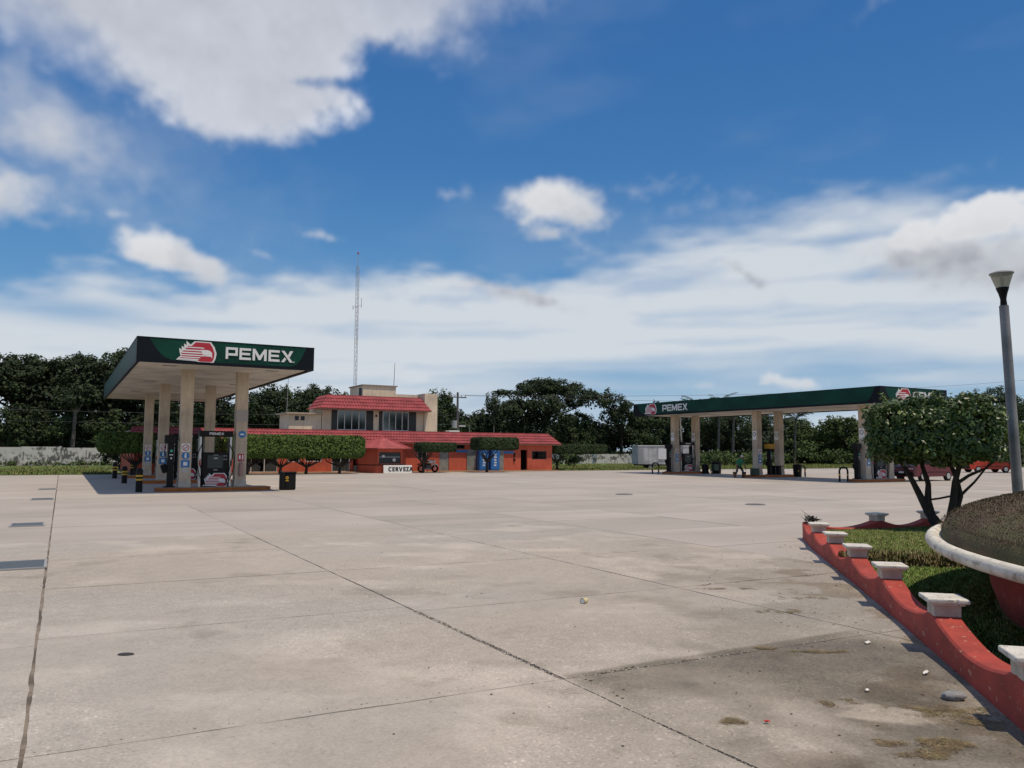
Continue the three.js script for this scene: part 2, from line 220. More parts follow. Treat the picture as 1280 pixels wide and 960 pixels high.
{
  const apron = new THREE.Group(); apron.name = 'concrete_apron'; structure(apron); scene.add(apron);
  const rnd = rngOf(11);
  function slab(a0, a1, b0, b1, b2, b3, mat, near) {   // corners: (a0,b0) (a1,b1) front edge, (a0,b3) (a1,b2) back edge
    const jl = Math.abs(a0 + 0.12) < 0.1 ? 0.012 : Math.abs(a0 - 3.44) < 0.1 && b0 > 4 && b0 < 8 ? 0.022 : 0.007, jr = Math.abs(a1 + 0.12) < 0.1 ? 0.012 : Math.abs(a1 - 3.44) < 0.1 && b0 > 4 && b0 < 8 ? 0.022 : 0.007, j = 0.007, y = (rnd() - 0.5) * 0.004, q = [[a0 + jl, b0 + j], [a1 - jr, b1 + j], [a1 - jr, b2 - j], [a0 + jl, b3 - j]].map(([a, b]) => [...W(a, b), a, b]);
    const pos = [], uv = [], nor = []; const off = [rnd() * 9, rnd() * 9];
    const put = (i, yy, n) => { pos.push(q[i][0], yy, q[i][1]); nor.push(...n); uv.push(...(near ? [(q[i][2] - NA0) / NS, (q[i][3] - NB0) / NS] : [q[i][2] + off[0], q[i][3] + off[1]])); };
    if (near) {   // chipped, slightly wavering edges
      const ring = [], N = 14; for (let e = 0; e < 4; e++) { const f = (e + 1) % 4; for (let k = 0; k < N; k++) { const u = k / N, a = lerp(q[e][2], q[f][2], u), b = lerp(q[e][3], q[f][3], u), c = k ? 0.016 * (rnd() - 0.35) : 0, ca = (q[0][2] + q[1][2]) / 2 - a, cb = (q[0][3] + q[2][3]) / 2 - b, l = Math.hypot(ca, cb); ring.push([a + ca / l * c, b + cb / l * c]); } }
      q.length = 0; for (const [a, b] of ring) q.push([...W(a, b), a, b]); const n = q.length, cx = ring.reduce((t, p) => t + p[0], 0) / n, cb = ring.reduce((t, p) => t + p[1], 0) / n; q.push([...W(cx, cb), cx, cb]);
      for (let e = 0; e < n; e++) for (const i of [e, (e + 1) % n, n]) put(i, y, [0, 1, 0]); q.length = n;
    } else for (const i of [0, 1, 2, 0, 2, 3]) put(i, y, [0, 1, 0]);
    for (let e = 0; e < q.length; e++) { const f = (e + 1) % q.length, dx = q[f][0] - q[e][0], dz = q[f][1] - q[e][1], l = Math.hypot(dx, dz), n = [-dz / l, 0, dx / l]; for (const [i, yy] of [[e, y], [e, -0.055], [f, -0.055], [e, y], [f, -0.055], [f, y]]) put(i, yy, n); }
    const g = new THREE.BufferGeometry(); g.setAttribute('position', new THREE.Float32BufferAttribute(pos, 3)); g.setAttribute('normal', new THREE.Float32BufferAttribute(nor, 3)); g.setAttribute('uv', new THREE.Float32BufferAttribute(uv, 2));
    const m = new THREE.Mesh(g, mat); m.name = 'concrete_slab'; m.receiveShadow = true; m.castShadow = true; apron.add(m);
  }
  const rows = [-10, -6.8, -3.8, -0.8, 2.3, 5.42, 8.35, 11.6, 14.5, 17.45, 20.4, 23.4, 26.3];
  const A = (i) => -0.12 + 3.56 * i;
  const shift = (i, r) => (i === 0 && r === 6 ? 0.28 : 0) - 0.035 * A(i) * (r > 3 && r < 11 ? 1 : 0);
  for (let r = 0; r < rows.length - 1; r++) for (let i = -3; A(i) < Math.max(14, 1.9 * rows[r + 1] + 3); i++) {
    const near = A(i) > NA0 && A(i + 1) < NA0 + NS && rows[r] > NB0 + 0.2 && rows[r + 1] < NB0 + NS - 0.4;
    const last = r === rows.length - 2, f = (ii, rr) => (rr === rows.length - 1 ? rows[rr] : rows[rr] - 0.035 * Math.min(A(ii), 14) * (rr > 3 && rr < 11 ? 1 : 0) + (i === 0 && rr === 6 ? 0.28 : 0) + (i === -1 && rr === 8 ? -0.3 : 0));
    slab(A(i), A(i + 1), f(i, r), f(i + 1, r), f(i + 1, r + 1), f(i, r + 1), near ? slabNear : slabMats[Math.floor(rnd() * 3)], near);
  }
  for (let r = 0; r < 6; r++) for (let i = -3; i < 15 && -0.12 + 7.12 * i < 1.9 * (32 + 6 * r) + 12; i++) { const b0 = 26.3 + 5.5 * r, b1 = b0 + 5.5; slab(-0.12 + 7.12 * i, -0.12 + 7.12 * (i + 1), b0, b0, b1, b1, slabMats[Math.floor(rnd() * 3)], false); }
}
{ // sand and dirt that fills the joints almost to the top
  const sandTex = tex(512, 512, (u, v) => { const n = sstep(0.40, 0.60, fbm(u * 10, v * 10, 5, 10)), f = 0.8 + 0.4 * vn(u * 200, v * 200, 200); return toS([lerp(0.10, 0.24, n) * f, lerp(0.083, 0.20, n) * f, lerp(0.066, 0.16, n) * f]); });
  const m = mb(); m.box(10, -0.03, -8, 44, 0.04, 34.5); for (const g of m.g) g.rotateY(TH); structure(m.build('joint_sand', std(0xffffff, 0.95, { map: rep(sandTex, 5) }), scene));
}
// grass verge behind the apron
const grassTex = tex(1024, 1024, (u, v) => {
  const n = fbm(u * 5, v * 5, 6, 5), f = vn(u * 256, v * 256, 256), d = sstep(0.52, 0.7, fbm(u * 9 + 3, v * 9, 5, 0)) * sstep(0, 0.05, Math.min(u, 1 - u, v, 1 - v));
  const k = 0.7 + 0.8 * (n - 0.5) + 0.5 * (f - 0.5); return toS([lerp(0.085, 0.16, d) * (k + 0.35), lerp(0.135, 0.145, d) * (k + 0.35), lerp(0.030, 0.055, d) * (k + 0.35)]);
});
const grassMat = std(0xffffff, 0.95, { map: rep(grassTex, 9), bumpMap: rep(grainBump, 1.5), bumpScale: 0.03 });
function siteSheet(name, mat, a0, a1, b0, b1, y0, y1) {
  const m = mb(); m.box((a0 + a1) / 2, (y0 + y1) / 2, -(b0 + b1) / 2, a1 - a0, y1 - y0, b1 - b0, 0); for (const g of m.g) g.rotateY(TH); return structure(m.build(name, mat, scene));
}
siteSheet('grass_field', grassMat, -160, 320, 59.35, 260, -0.05, 0.05);
siteSheet('grass_field', grassMat, -160, -21.6, -60, 59.3, -0.05, 0.03);
// blades: one tuft geometry, instanced
function tuftGeometry(n, h, spread, seed, wid = 0.006) {
  const r = rngOf(seed), pos = [], nor = [];
  for (let i = 0; i < n; i++) { const a = r() * 6.283, d = r() * spread, x = Math.cos(a) * d, z = Math.sin(a) * d, t = r() * 6.283, hh = h * (0.5 + 0.5 * r()), lx = Math.cos(t) * hh * 0.7 * r(), lz = Math.sin(t) * hh * 0.7 * r(), w = wid * (0.7 + 0.6 * r()), s = r() * 6.283, wx = Math.cos(s) * w, wz = Math.sin(s) * w; pos.push(x - wx, 0, z - wz, x + wx, 0, z + wz, x + lx, hh, z + lz); for (let k = 0; k < 3; k++) nor.push(-wz / w * 0.5, 0.8, wx / w * 0.5); }
  const g = new THREE.BufferGeometry(); g.setAttribute('position', new THREE.Float32BufferAttribute(pos, 3)); g.setAttribute('normal', new THREE.Float32BufferAttribute(nor, 3)); g.setAttribute('uv', new THREE.Float32BufferAttribute(new Float32Array(pos.length / 3 * 2), 2)); return g;
}
const bladeMat = std(0xffffff, 0.8, { side: THREE.DoubleSide });
function scatter(name, label, geo, pts, colors, seed, parent = scene) {   // pts: [x, y, z, scale]
  const r = rngOf(seed), m = new THREE.InstancedMesh(geo, bladeMat, pts.length), q = new THREE.Quaternion(), up = new THREE.Vector3(0, 1, 0), c = new THREE.Color();
  pts.forEach(([x, y, z, s], i) => { q.setFromAxisAngle(up, r() * 6.283); m.setMatrixAt(i, new THREE.Matrix4().compose(new THREE.Vector3(x, y, z), q, new THREE.Vector3(s, s * (0.7 + 0.6 * r()), s))); const k = 0.75 + 0.5 * r(), b = colors[Math.floor(r() * colors.length)]; m.setColorAt(i, c.setRGB(b[0] * k, b[1] * k, b[2] * k)); });
  m.name = numbered(name); m.castShadow = m.receiveShadow = true; tag(m, label, 'grass', null, 'stuff'); parent.add(m); return m;
}
{
  const r = rngOf(5), far = [];
  for (let i = 0; i < 26000; i++) { const b = 59.5 + 26 * r() * r(), a = -22 + 130 * r(); const [x, z] = W(a, b); if (a > 3 && a < 39 && b < 76) continue; far.push([x, 0.04, z, 0.8 + 1.6 * r()]); }
  scatter('verge_grass', 'rough green grass on the verge behind the concrete', tuftGeometry(7, 0.07, 0.16, 3, 0.02), far, [[0.10, 0.155, 0.035], [0.12, 0.165, 0.04], [0.17, 0.165, 0.06]], 6);
}
// ---------------------------------------------------------------- garden: lawns, scalloped red wall, round planter
const LAWN0 = 0.045, LAWN1 = 0.24, PC = [10.86, -6.2], PR = 6.84, RIM = 0.78;
// old paint on plaster: faded patches, grime in blotches, chips that bare the plaster
function worn(base, chip, grime, amount, size, rough = 0.8) {
  const m = tex(1024, 1024, (u, v) => {
    const fade = fbm(u * 7, v * 7, 6, 7), g = sstep(0.56, 0.72, fbm(u * 11 + 5, v * 11 + 9, 6, 11)) * 0.6 + sstep(0.60, 0.70, fbm(u * 38, v * 38, 4, 38)) * 0.5, ch = sstep(0.715 - amount, 0.735 - amount, fbm(u * 26 + 3, v * 26, 6, 26, 0.6)), sp = vn(u * 256, v * 256, 256);
    const k = 0.80 + 0.5 * (fade - 0.3) + 0.10 * (sp - 0.5); let c = base.map((q) => q * k); c = c.map((q, i) => lerp(q, grime[i], clamp(g) * 0.42)); c = c.map((q, i) => lerp(q, chip[i] * (0.8 + 0.4 * sp), ch)); return toS(c);
  });
  return std(0xffffff, rough, { map: rep(m, size), bumpMap: rep(m, size), bumpScale: 0.004 });
}
const redPaint = worn([0.42, 0.058, 0.040], [0.46, 0.22, 0.16], [0.17, 0.040, 0.028], -0.02, 1.3), capPaint = worn([0.74, 0.71, 0.63], [0.34, 0.31, 0.26], [0.30, 0.27, 0.21], 0.03, 1.1), pillarPaint = worn([0.60, 0.53, 0.44], [0.36, 0.32, 0.27], [0.30, 0.25, 0.19], 0.02, 0.9);
{
  const terraceY = (z) => lerp(LAWN1, 0.14, clamp((-12 - z) / 5));
  const lawnPoly = (pts, y0, y1, name, f) => { const s = new THREE.Shape(pts.map(([x, z]) => new THREE.Vector2(x, -z))); const m = mb().add(new THREE.ExtrudeGeometry(s, { depth: y1 - y0, bevelEnabled: false }), 0, y0, 0, -Math.PI / 2); if (f) { const p = m.g[0].attributes.position; for (let i = 0; i < p.count; i++) if (p.getY(i) > y1 - 0.01) p.setY(i, f(p.getZ(i))); } return structure(m.build(name, grassMat, scene)); };
  const inner = PIL.map(([x, z], i) => (i < 8 ? [x + 0.02, z] : [x, z + 0.02]));
  const stepZ = (x) => -12.0 - 0.12 * (x - 5) + 0.12 * Math.sin(x * 2.1);
  const edge = []; for (let x = 5.02; x <= 16.01; x += 0.5) edge.push([x, stepZ(x)]);
  lawnPoly([...inner.slice(0, 6), ...edge.map(([x, z]) => [x, z - 0.3]), [16.0, 3], [1.0, 3]], 0.004, LAWN0, 'garden_lawn');
  lawnPoly([...edge, [16.6, -21.3], ...inner.slice(8).reverse(), inner[7], inner[6]], 0.006, LAWN1, 'garden_lawn', terraceY);
  const r = rngOf(21), P = [], P2 = [], E = [];
  const inside = (x, z) => { if (z > -2 || z < -21 || x > 14) return false; if (z > -16.3) return x > wallX(z) + 0.13; for (let i = 8; i < 13; i++) if (x < PIL[i + 1][0]) return z > lerp(PIL[i][1], PIL[i + 1][1], (x - PIL[i][0]) / (PIL[i + 1][0] - PIL[i][0])) + 0.14; return false; };
  for (let i = 0; i < 150000; i++) {
    const z = -3.5 - 15.5 * r(), x = 2.5 + 8.5 * r(); if (!inside(x, z) || Math.hypot(x - PC[0], z - PC[1]) < 6.2) continue;
    const up = z < stepZ(x); (up ? P2 : P).push([x, up ? terraceY(z) : LAWN0, z, 0.7 + 0.7 * r()]);
  }
  for (let i = 0; i < 9000; i++) { const x = 4.9 + 7 * r(), z = stepZ(x) + (r() - 0.3) * 0.16; E.push([x, lerp(LAWN0, LAWN1, r()), z, 0.8 + 0.9 * r()]); }
  const green = [[0.14, 0.25, 0.045], [0.18, 0.28, 0.06], [0.11, 0.20, 0.036], [0.26, 0.27, 0.10]];
  const tg = tuftGeometry(8, 0.036, 0.06, 9, 0.005);
  scatter('lawn_grass', 'short green lawn inside the red garden wall', tg, P, green, 31);
  scatter('lawn_grass', 'green lawn on the raised rear terrace of the garden', tg, P2, [[0.15, 0.23, 0.05], [0.19, 0.25, 0.07], [0.26, 0.25, 0.10]], 32);
  scatter('terrace_edge_grass', 'dry brown grass hanging over the step in the garden lawn', tuftGeometry(8, 0.05, 0.05, 12), E, [[0.15, 0.12, 0.055], [0.11, 0.10, 0.04], [0.20, 0.16, 0.08], [0.09, 0.11, 0.03]], 33);

  // the wall: a run of scallops, high at each pillar
  const run = (pts, name, label) => {
    const t = thing(name, label, 'wall', pts[0][0], 0, pts[0][1]); const O = pts[0];
    for (let i = 0; i < pts.length - 1; i++) {
      const [x0, z0] = pts[i], [x1, z1] = pts[i + 1], dx = x1 - x0, dz = z1 - z0, l = Math.hypot(dx, dz), nx = -dz / l, nz = dx / l, N = 16, hw = 0.115, ch = 0.018, pos = [], prof = (s) => 0.20 + 0.145 * Math.pow(Math.abs(2 * s - 1), 1.9);
      const ring = (s) => { const cx = x0 - O[0] + dx * s, cz = z0 - O[1] + dz * s, h = prof(s), P = (o, y) => [cx + nx * o, y, cz + nz * o]; return [P(-hw, -0.04), P(-hw, h - ch), P(-hw + ch, h), P(hw - ch, h), P(hw, h - ch), P(hw, -0.04)]; };
      for (let k = 0; k < N; k++) { const A = ring(k / N), B = ring((k + 1) / N); for (let e = 0; e < 5; e++) pos.push(...A[e], ...B[e], ...B[e + 1], ...A[e], ...B[e + 1], ...A[e + 1]); }
      const A = ring(0), B = ring(1); for (let e = 1; e < 5; e++) { pos.push(...A[0], ...A[e], ...A[e + 1]); pos.push(...B[0], ...B[e + 1], ...B[e]); }
      const g = new THREE.BufferGeometry(); g.setAttribute('position', new THREE.Float32BufferAttribute(pos, 3)); g.computeVertexNormals();
      const m = new THREE.Mesh(metreUV(g), redPaint); m.name = 'wall_panel'; m.castShadow = m.receiveShadow = true; t.add(m);
    }
    return t;
  };
  run(PIL.slice(0, 9), 'garden_wall', 'low red scalloped wall running along the concrete apron');
  run(PIL.slice(8), 'garden_wall', 'low red scalloped wall closing the back of the garden');
  const note = ['', '', 'nearest stained white cap at the right edge of the picture', 'largest whole white capped pillar with a chipped cap', 'white capped pillar, second behind the chipped one', 'white capped pillar, third behind the chipped one', 'white capped pillar, fourth behind the chipped one', 'last white capped pillar before the wall corner', null, 'white capped pillar midway along the back garden wall', 'white capped pillar beside the clipped tree trunk'];
  const angleAt = (i) => { const p = PIL[Math.max(0, i - 1)], q = PIL[Math.min(PIL.length - 1, i + 1)]; return Math.atan2(q[0] - p[0], -(q[1] - p[1])); };
  PIL.forEach(([x, z], i) => {
    if (!note[i]) return; const back = i > 8, t = thing('wall_pillar', note[i], 'pillar', x, 0, z, back ? 0.43 : -angleAt(i), 'white capped pillars on the garden wall');
    mb().rbox(0, 0.375, 0, 0.225, 0.12, 0.225, 0.010).build('block', pillarPaint, t);
    const H = 0.155, cap = mb(); if (i === 3) cap.add(new THREE.ExtrudeGeometry(new THREE.Shape([[-H, -H], [0.035, -H], [0.05, -H + 0.022], [0.075, -H + 0.03], [0.09, -H], [H, -H], [H, H], [-H, H]].map((p) => new THREE.Vector2(...p))), { depth: 0.018, bevelEnabled: true, bevelSize: 0.012, bevelThickness: 0.012, bevelSegments: 2 }), 0, 0.449, 0, -Math.PI / 2); else cap.rbox(0, 0.458, 0, 0.335, 0.042, 0.335, 0.014); cap.rbox(0, 0.430, 0, 0.28, 0.024, 0.28, 0.008); cap.build('cap', capPaint, t);
  });
  // round planter
  const t = thing('round_planter', 'huge round red planter with white rim and a mound of brown grass', 'planter', PC[0], 0, PC[1]);
  mb().lathe([[6.0, 0.0], [6.12, 0.05], [6.2, 0.3], [6.24, 0.62], [6.4, 0.71], [6.7, 0.745]], 0, 0, 0, 128).build('pedestal', redPaint, t);
  const rimMat = worn([0.74, 0.70, 0.60], [0.36, 0.31, 0.24], [0.26, 0.24, 0.16], 0.035, 1.2);
  const rp = []; for (let k = 0; k <= 14; k++) { const a = -2.0 + 4.5 * k / 14; rp.push([PR - 0.07 + 0.07 * Math.cos(a), RIM + 0.068 * Math.sin(a)]); } rp.unshift([6.5, 0.72]); rp.push([6.68, RIM + 0.035]);
  mb().lathe(rp, 0, 0, 0, 128).build('rim', rimMat, t);
  const DH = 0.84, domeY = (q) => RIM + 0.03 + DH * Math.pow(Math.max(0, 1 - (q / 6.68) ** 2), 0.40);
  const dp = []; for (let k = 0; k <= 40; k++) { const q = 6.68 * Math.sqrt(1 - Math.pow(k / 40, 2.2)); dp.push([Math.max(q, 0.001), domeY(q)]); }
  const dryTex = tex(512, 512, (u, v) => { const n = fbm(u * 6, v * 6, 6, 6), f = vn(u * 200, v * 200, 200); const k = 0.6 + 0.9 * (n - 0.5) + 0.5 * (f - 0.5); const g = sstep(0.5, 0.65, fbm(u * 4 + 9, v * 4, 4, 4)); return toS([lerp(0.088, 0.075, g) * (k + 0.4), lerp(0.060, 0.070, g) * (k + 0.4), lerp(0.036, 0.030, g) * (k + 0.4)]); });
  mb().lathe(dp, 0, 0, 0, 96).build('soil_mound', std(0xffffff, 0.95, { map: rep(dryTex, 2.4), bumpMap: rep(grainBump, 0.5), bumpScale: 0.02 }), t);
  const D = []; for (let i = 0; i < 70000; i++) { const q = 6.66 * Math.sqrt(r()), a = Math.PI * (0.55 + 1.0 * r()), x = Math.cos(a) * q, z = Math.sin(a) * q; D.push([x, domeY(q) - 0.005, z, 0.6 + 0.7 * r()]); }
  const dg = scatter('dry_grass', 'dry brown grass', tuftGeometry(9, 0.012, 0.07, 17, 0.004), D, [[0.125, 0.095, 0.065], [0.095, 0.075, 0.052], [0.16, 0.125, 0.085], [0.08, 0.066, 0.042], [0.115, 0.11, 0.055]], 41, t);
  dg.name = 'dry_grass'; dg.userData = { kind: 'stuff' };
  // twigs lying on the corner of the wall
  const tw = mb(); for (let i = 0; i < 26; i++) { const a = r() * 6.28, l = 0.08 + 0.16 * r(); tw.bar([(r() - 0.5) * 0.25, 0.02 + 0.06 * r(), (r() - 0.5) * 0.2], [Math.cos(a) * l, 0.03 + 0.22 * r() * r(), Math.sin(a) * l], 0.008, 0.003, 5); }
  for (let i = 0; i < 60; i++) { const a = r() * 6.28, e = r(), l = 0.03 + 0.05 * r(), x = 0.10 * (r() - 0.5), y = 0.02 + 0.09 * r(), z = 0.1 * (r() - 0.5); tw.add(new THREE.CircleGeometry(l * 0.6, 5), x + Math.cos(a) * l, y, z + Math.sin(a) * l, e * 2, a, 0); } tag(tw.build('dead_plant', std([0.045, 0.043, 0.036], 0.9), scene), 'small dark dead plant lying on the red wall corner', 'plant').position.set(6.05, 0.34, -16.3);
}
// ---------------------------------------------------------------- the two filling station canopies
function matte(c, rough, spec, extra = {}) { return new THREE.MeshPhysicalMaterial({ color: lin(...c), roughness: rough, specularIntensity: spec, ...extra }); }
const fasciaGreen = matte([0.005, 0.070, 0.046], 0.5, 0.35, { map: rep(mottle, 5) }), fasciaDark = matte([0.004, 0.007, 0.011], 0.5, 0.35), soffitMat = paint([0.72, 0.66, 0.57], 0.7, 6, mottle, 0.001), colMat = paint([0.62, 0.53, 0.42], 0.8, 3.1, stainMap, 0.003);
const whitePaint = std([0.78, 0.78, 0.76], 0.5), logoRed = std([0.42, 0.018, 0.035], 0.45), logoWhite = std([0.72, 0.72, 0.71], 0.45), blackMat = matte([0.007, 0.007, 0.008], 0.5, 0.4), rubber = matte([0.012, 0.012, 0.012], 0.8, 0.3), steel = std([0.52, 0.53, 0.54], 0.32, { metalness: 0.85 }), orangeKerb = paint([0.50, 0.155, 0.028], 0.75, 1.4, stainMap, 0.003), kerbTop = paint([0.36, 0.30, 0.25], 0.85, 1.9), yellow = std([0.62, 0.36, 0.02], 0.55), signBlue = std([0.02, 0.17, 0.42], 0.5), signRed = std([0.40, 0.02, 0.025], 0.5), greyMat = std([0.25, 0.25, 0.25], 0.6), darkGreen = std([0.010, 0.045, 0.030], 0.4);
// block letters, height 1, lower left corner at 0
const R4 = (x0, y0, x1, y1) => [[x0, y0], [x1, y0], [x1, y1], [x0, y1]];
const GLYPH = {
  P: { w: 0.98, p: [R4(0, 0, 0.2, 0.62), R4(0, 0.8, 0.98, 1), R4(0, 0.62, 0.2, 0.8), R4(0.78, 0.30, 0.98, 0.8), R4(0.36, 0.30, 0.78, 0.49), R4(0.36, 0.49, 0.54, 0.62)] },
  E: { w: 0.95, p: [R4(0, 0, 0.2, 1), R4(0.2, 0.8, 0.95, 1), R4(0.2, 0.41, 0.88, 0.6), R4(0.2, 0, 0.95, 0.2)] },
  M: { w: 1.2, p: [[[0, 0], [0.2, 0], [0.3, 1], [0.06, 1]], [[0.3, 1], [0.2, 0.55], [0.52, 0], [0.68, 0], [0.68, 0.22]], [[0.52, 0], [0.68, 0], [1.02, 0.6], [0.9, 1]], R4(0.94, 0, 1.16, 1)] },
  X: { w: 1.0, p: [[[0, 1], [0.26, 1], [1.02, 0], [0.76, 0]], [[0, 0], [0.26, 0], [0.44, 0.25], [0.30, 0.42]], [[0.56, 0.58], [0.70, 0.75], [0.76, 1], [1.02, 1]].map((p, i) => (i === 1 ? [0.72, 0.42] : i === 2 ? [1.02, 1] : i === 3 ? [0.76, 1] : [0.58, 0.62])), R4(1.08, 0, 1.16, 0.09)] },
};
GLYPH.M.p = [R4(0, 0, 0.21, 1), R4(0.97, 0, 1.18, 1), [[0.21, 1], [0.21, 0.66], [0.50, 0.06], [0.68, 0.06], [0.59, 0.40]], [[0.97, 1], [0.59, 0.40], [0.50, 0.06], [0.68, 0.06], [0.97, 0.66]]];
GLYPH.P.p = [R4(0, 0, 0.2, 0.80), R4(0, 0.8, 0.98, 1), R4(0.78, 0.30, 0.98, 0.8), R4(0.2, 0.30, 0.78, 0.49)];
function lettering(parent, text, h, x, y, z, ry = 0, depth = 0.02) {
  let cx = 0; const g = new THREE.Group(); g.name = 'sign_lettering'; g.position.set(x, y, z); g.rotation.y = ry; parent.add(g);
  for (const ch of text) { const G = GLYPH[ch], m = mb(); G.p.forEach((p, i) => { const sa = p.reduce((s, q, k) => { const n = p[(k + 1) % p.length]; return s + q[0] * n[1] - n[0] * q[1]; }, 0); m.poly((sa < 0 ? [...p].reverse() : p).map(([a, b]) => [(a + cx) * h, b * h]), depth + i * 0.0006); }); m.build('letter', logoWhite, g); cx += G.w + 0.14; }
  return g;
}
function emblem(parent, h, x, y, z, ry = 0) {   // eagle head in red and white, height h, about 1.83 h wide
  const g = new THREE.Group(); g.name = 'emblem'; g.position.set(x, y, z); g.rotation.y = ry; parent.add(g);
  const S = (pts) => pts.map(([a, b]) => [a * h, b * h]);
  mb().poly(S([[0, 0.06], [0.9, 0.03], [1.02, 0], [1.70, 0], [1.79, 0.2], [1.83, 0.45], [1.73, 0.76], [1.55, 1.0], [0.80, 1.0], [0.63, 0.82], [0.43, 1.0], [0.45, 0.78], [0.33, 0.86], [0.35, 0.66], [0.23, 0.74], [0.24, 0.55], [0.12, 0.63], [0.15, 0.42], [0.2, 0.26]]), 0.012).build('outline', logoWhite, g);
  mb().poly(S([[0.26, 0.30], [0.22, 0.42], [0.42, 0.60], [0.52, 0.76], [0.66, 0.74], [0.86, 0.95], [1.50, 0.95], [1.64, 0.74], [1.74, 0.45], [1.71, 0.22], [1.64, 0.04], [1.04, 0.04], [0.9, 0.11], [0.16, 0.12]]), 0.016).build('head', logoRed, g);
  const st = mb(); for (const [x0, x1, y0, t] of [[0.34, 1.22, 0.66, 0.05], [0.24, 1.5, 0.52, 0.06], [0.24, 1.6, 0.40, 0.06], [0.2, 1.6, 0.285, 0.055], [0.16, 1.05, 0.18, 0.05], [0.08, 0.98, 0.09, 0.05]]) st.poly(S([[x0, y0], [x1, y0], [x1 + 0.05, y0 + t * 0.6], [x1, y0 + t], [x0 + 0.03, y0 + t]]), 0.020 + 0.0004 * y0);
  st.poly(S([[1.1, 0.60], [1.42, 0.60], [1.60, 0.50], [1.64, 0.20], [1.53, 0.34], [1.2, 0.36]]), 0.021); st.build('feather_stripes', logoWhite, g);
  const mo = []; for (let k = 0; k <= 14; k++) { const a = Math.PI * k / 14; mo.push([1.30 + 0.25 * Math.cos(a), 0.03 + 0.27 * Math.sin(a)]); } mb().poly(S(mo), 0.024).build('throat', logoRed, g);
  return g;
}
function columnSigns(col, z, ring = true) {   // stickers on the face towards local +z
  const s = mb().box(0, 1.78, z, 0.34, 0.34, 0.012); s.build('sign_plate', whitePaint, col);
  mb().torus(0, 1.78, z + 0.008, 0.12, 0.016, 0, 0, Math.PI * 2, 0, 6, 24).box(0, 1.78, z + 0.008, 0.2, 0.022, 0.008, 0, 0, 0.8).build('prohibition_ring', signRed, col);
  mb().box(0.0, 1.77, z + 0.0075, 0.11, 0.026, 0.004).build('cigarette_symbol', blackMat, col);
  mb().cyl(0, 1.45, z, 0.15, 0.15, 0.012, 24, Math.PI / 2).build('round_sign', signBlue, col);
  mb().box(0, 1.12, z, 0.33, 0.3, 0.012).build('square_sign', signBlue, col);
  mb().box(0, 1.43, z + 0.009, 0.07, 0.15, 0.006).build('sign_symbol', whitePaint, col); mb().box(0, 1.54, z + 0.009, 0.06, 0.05, 0.006).build('sign_symbol', whitePaint, col); mb().box(0, 1.12, z + 0.009, 0.15, 0.15, 0.006).build('sign_symbol', whitePaint, col);
  if (ring) mb().box(0, 0.85, z, 0.26, 0.14, 0.008).build('notice', std([0.50, 0.49, 0.47], 0.6), col);
}
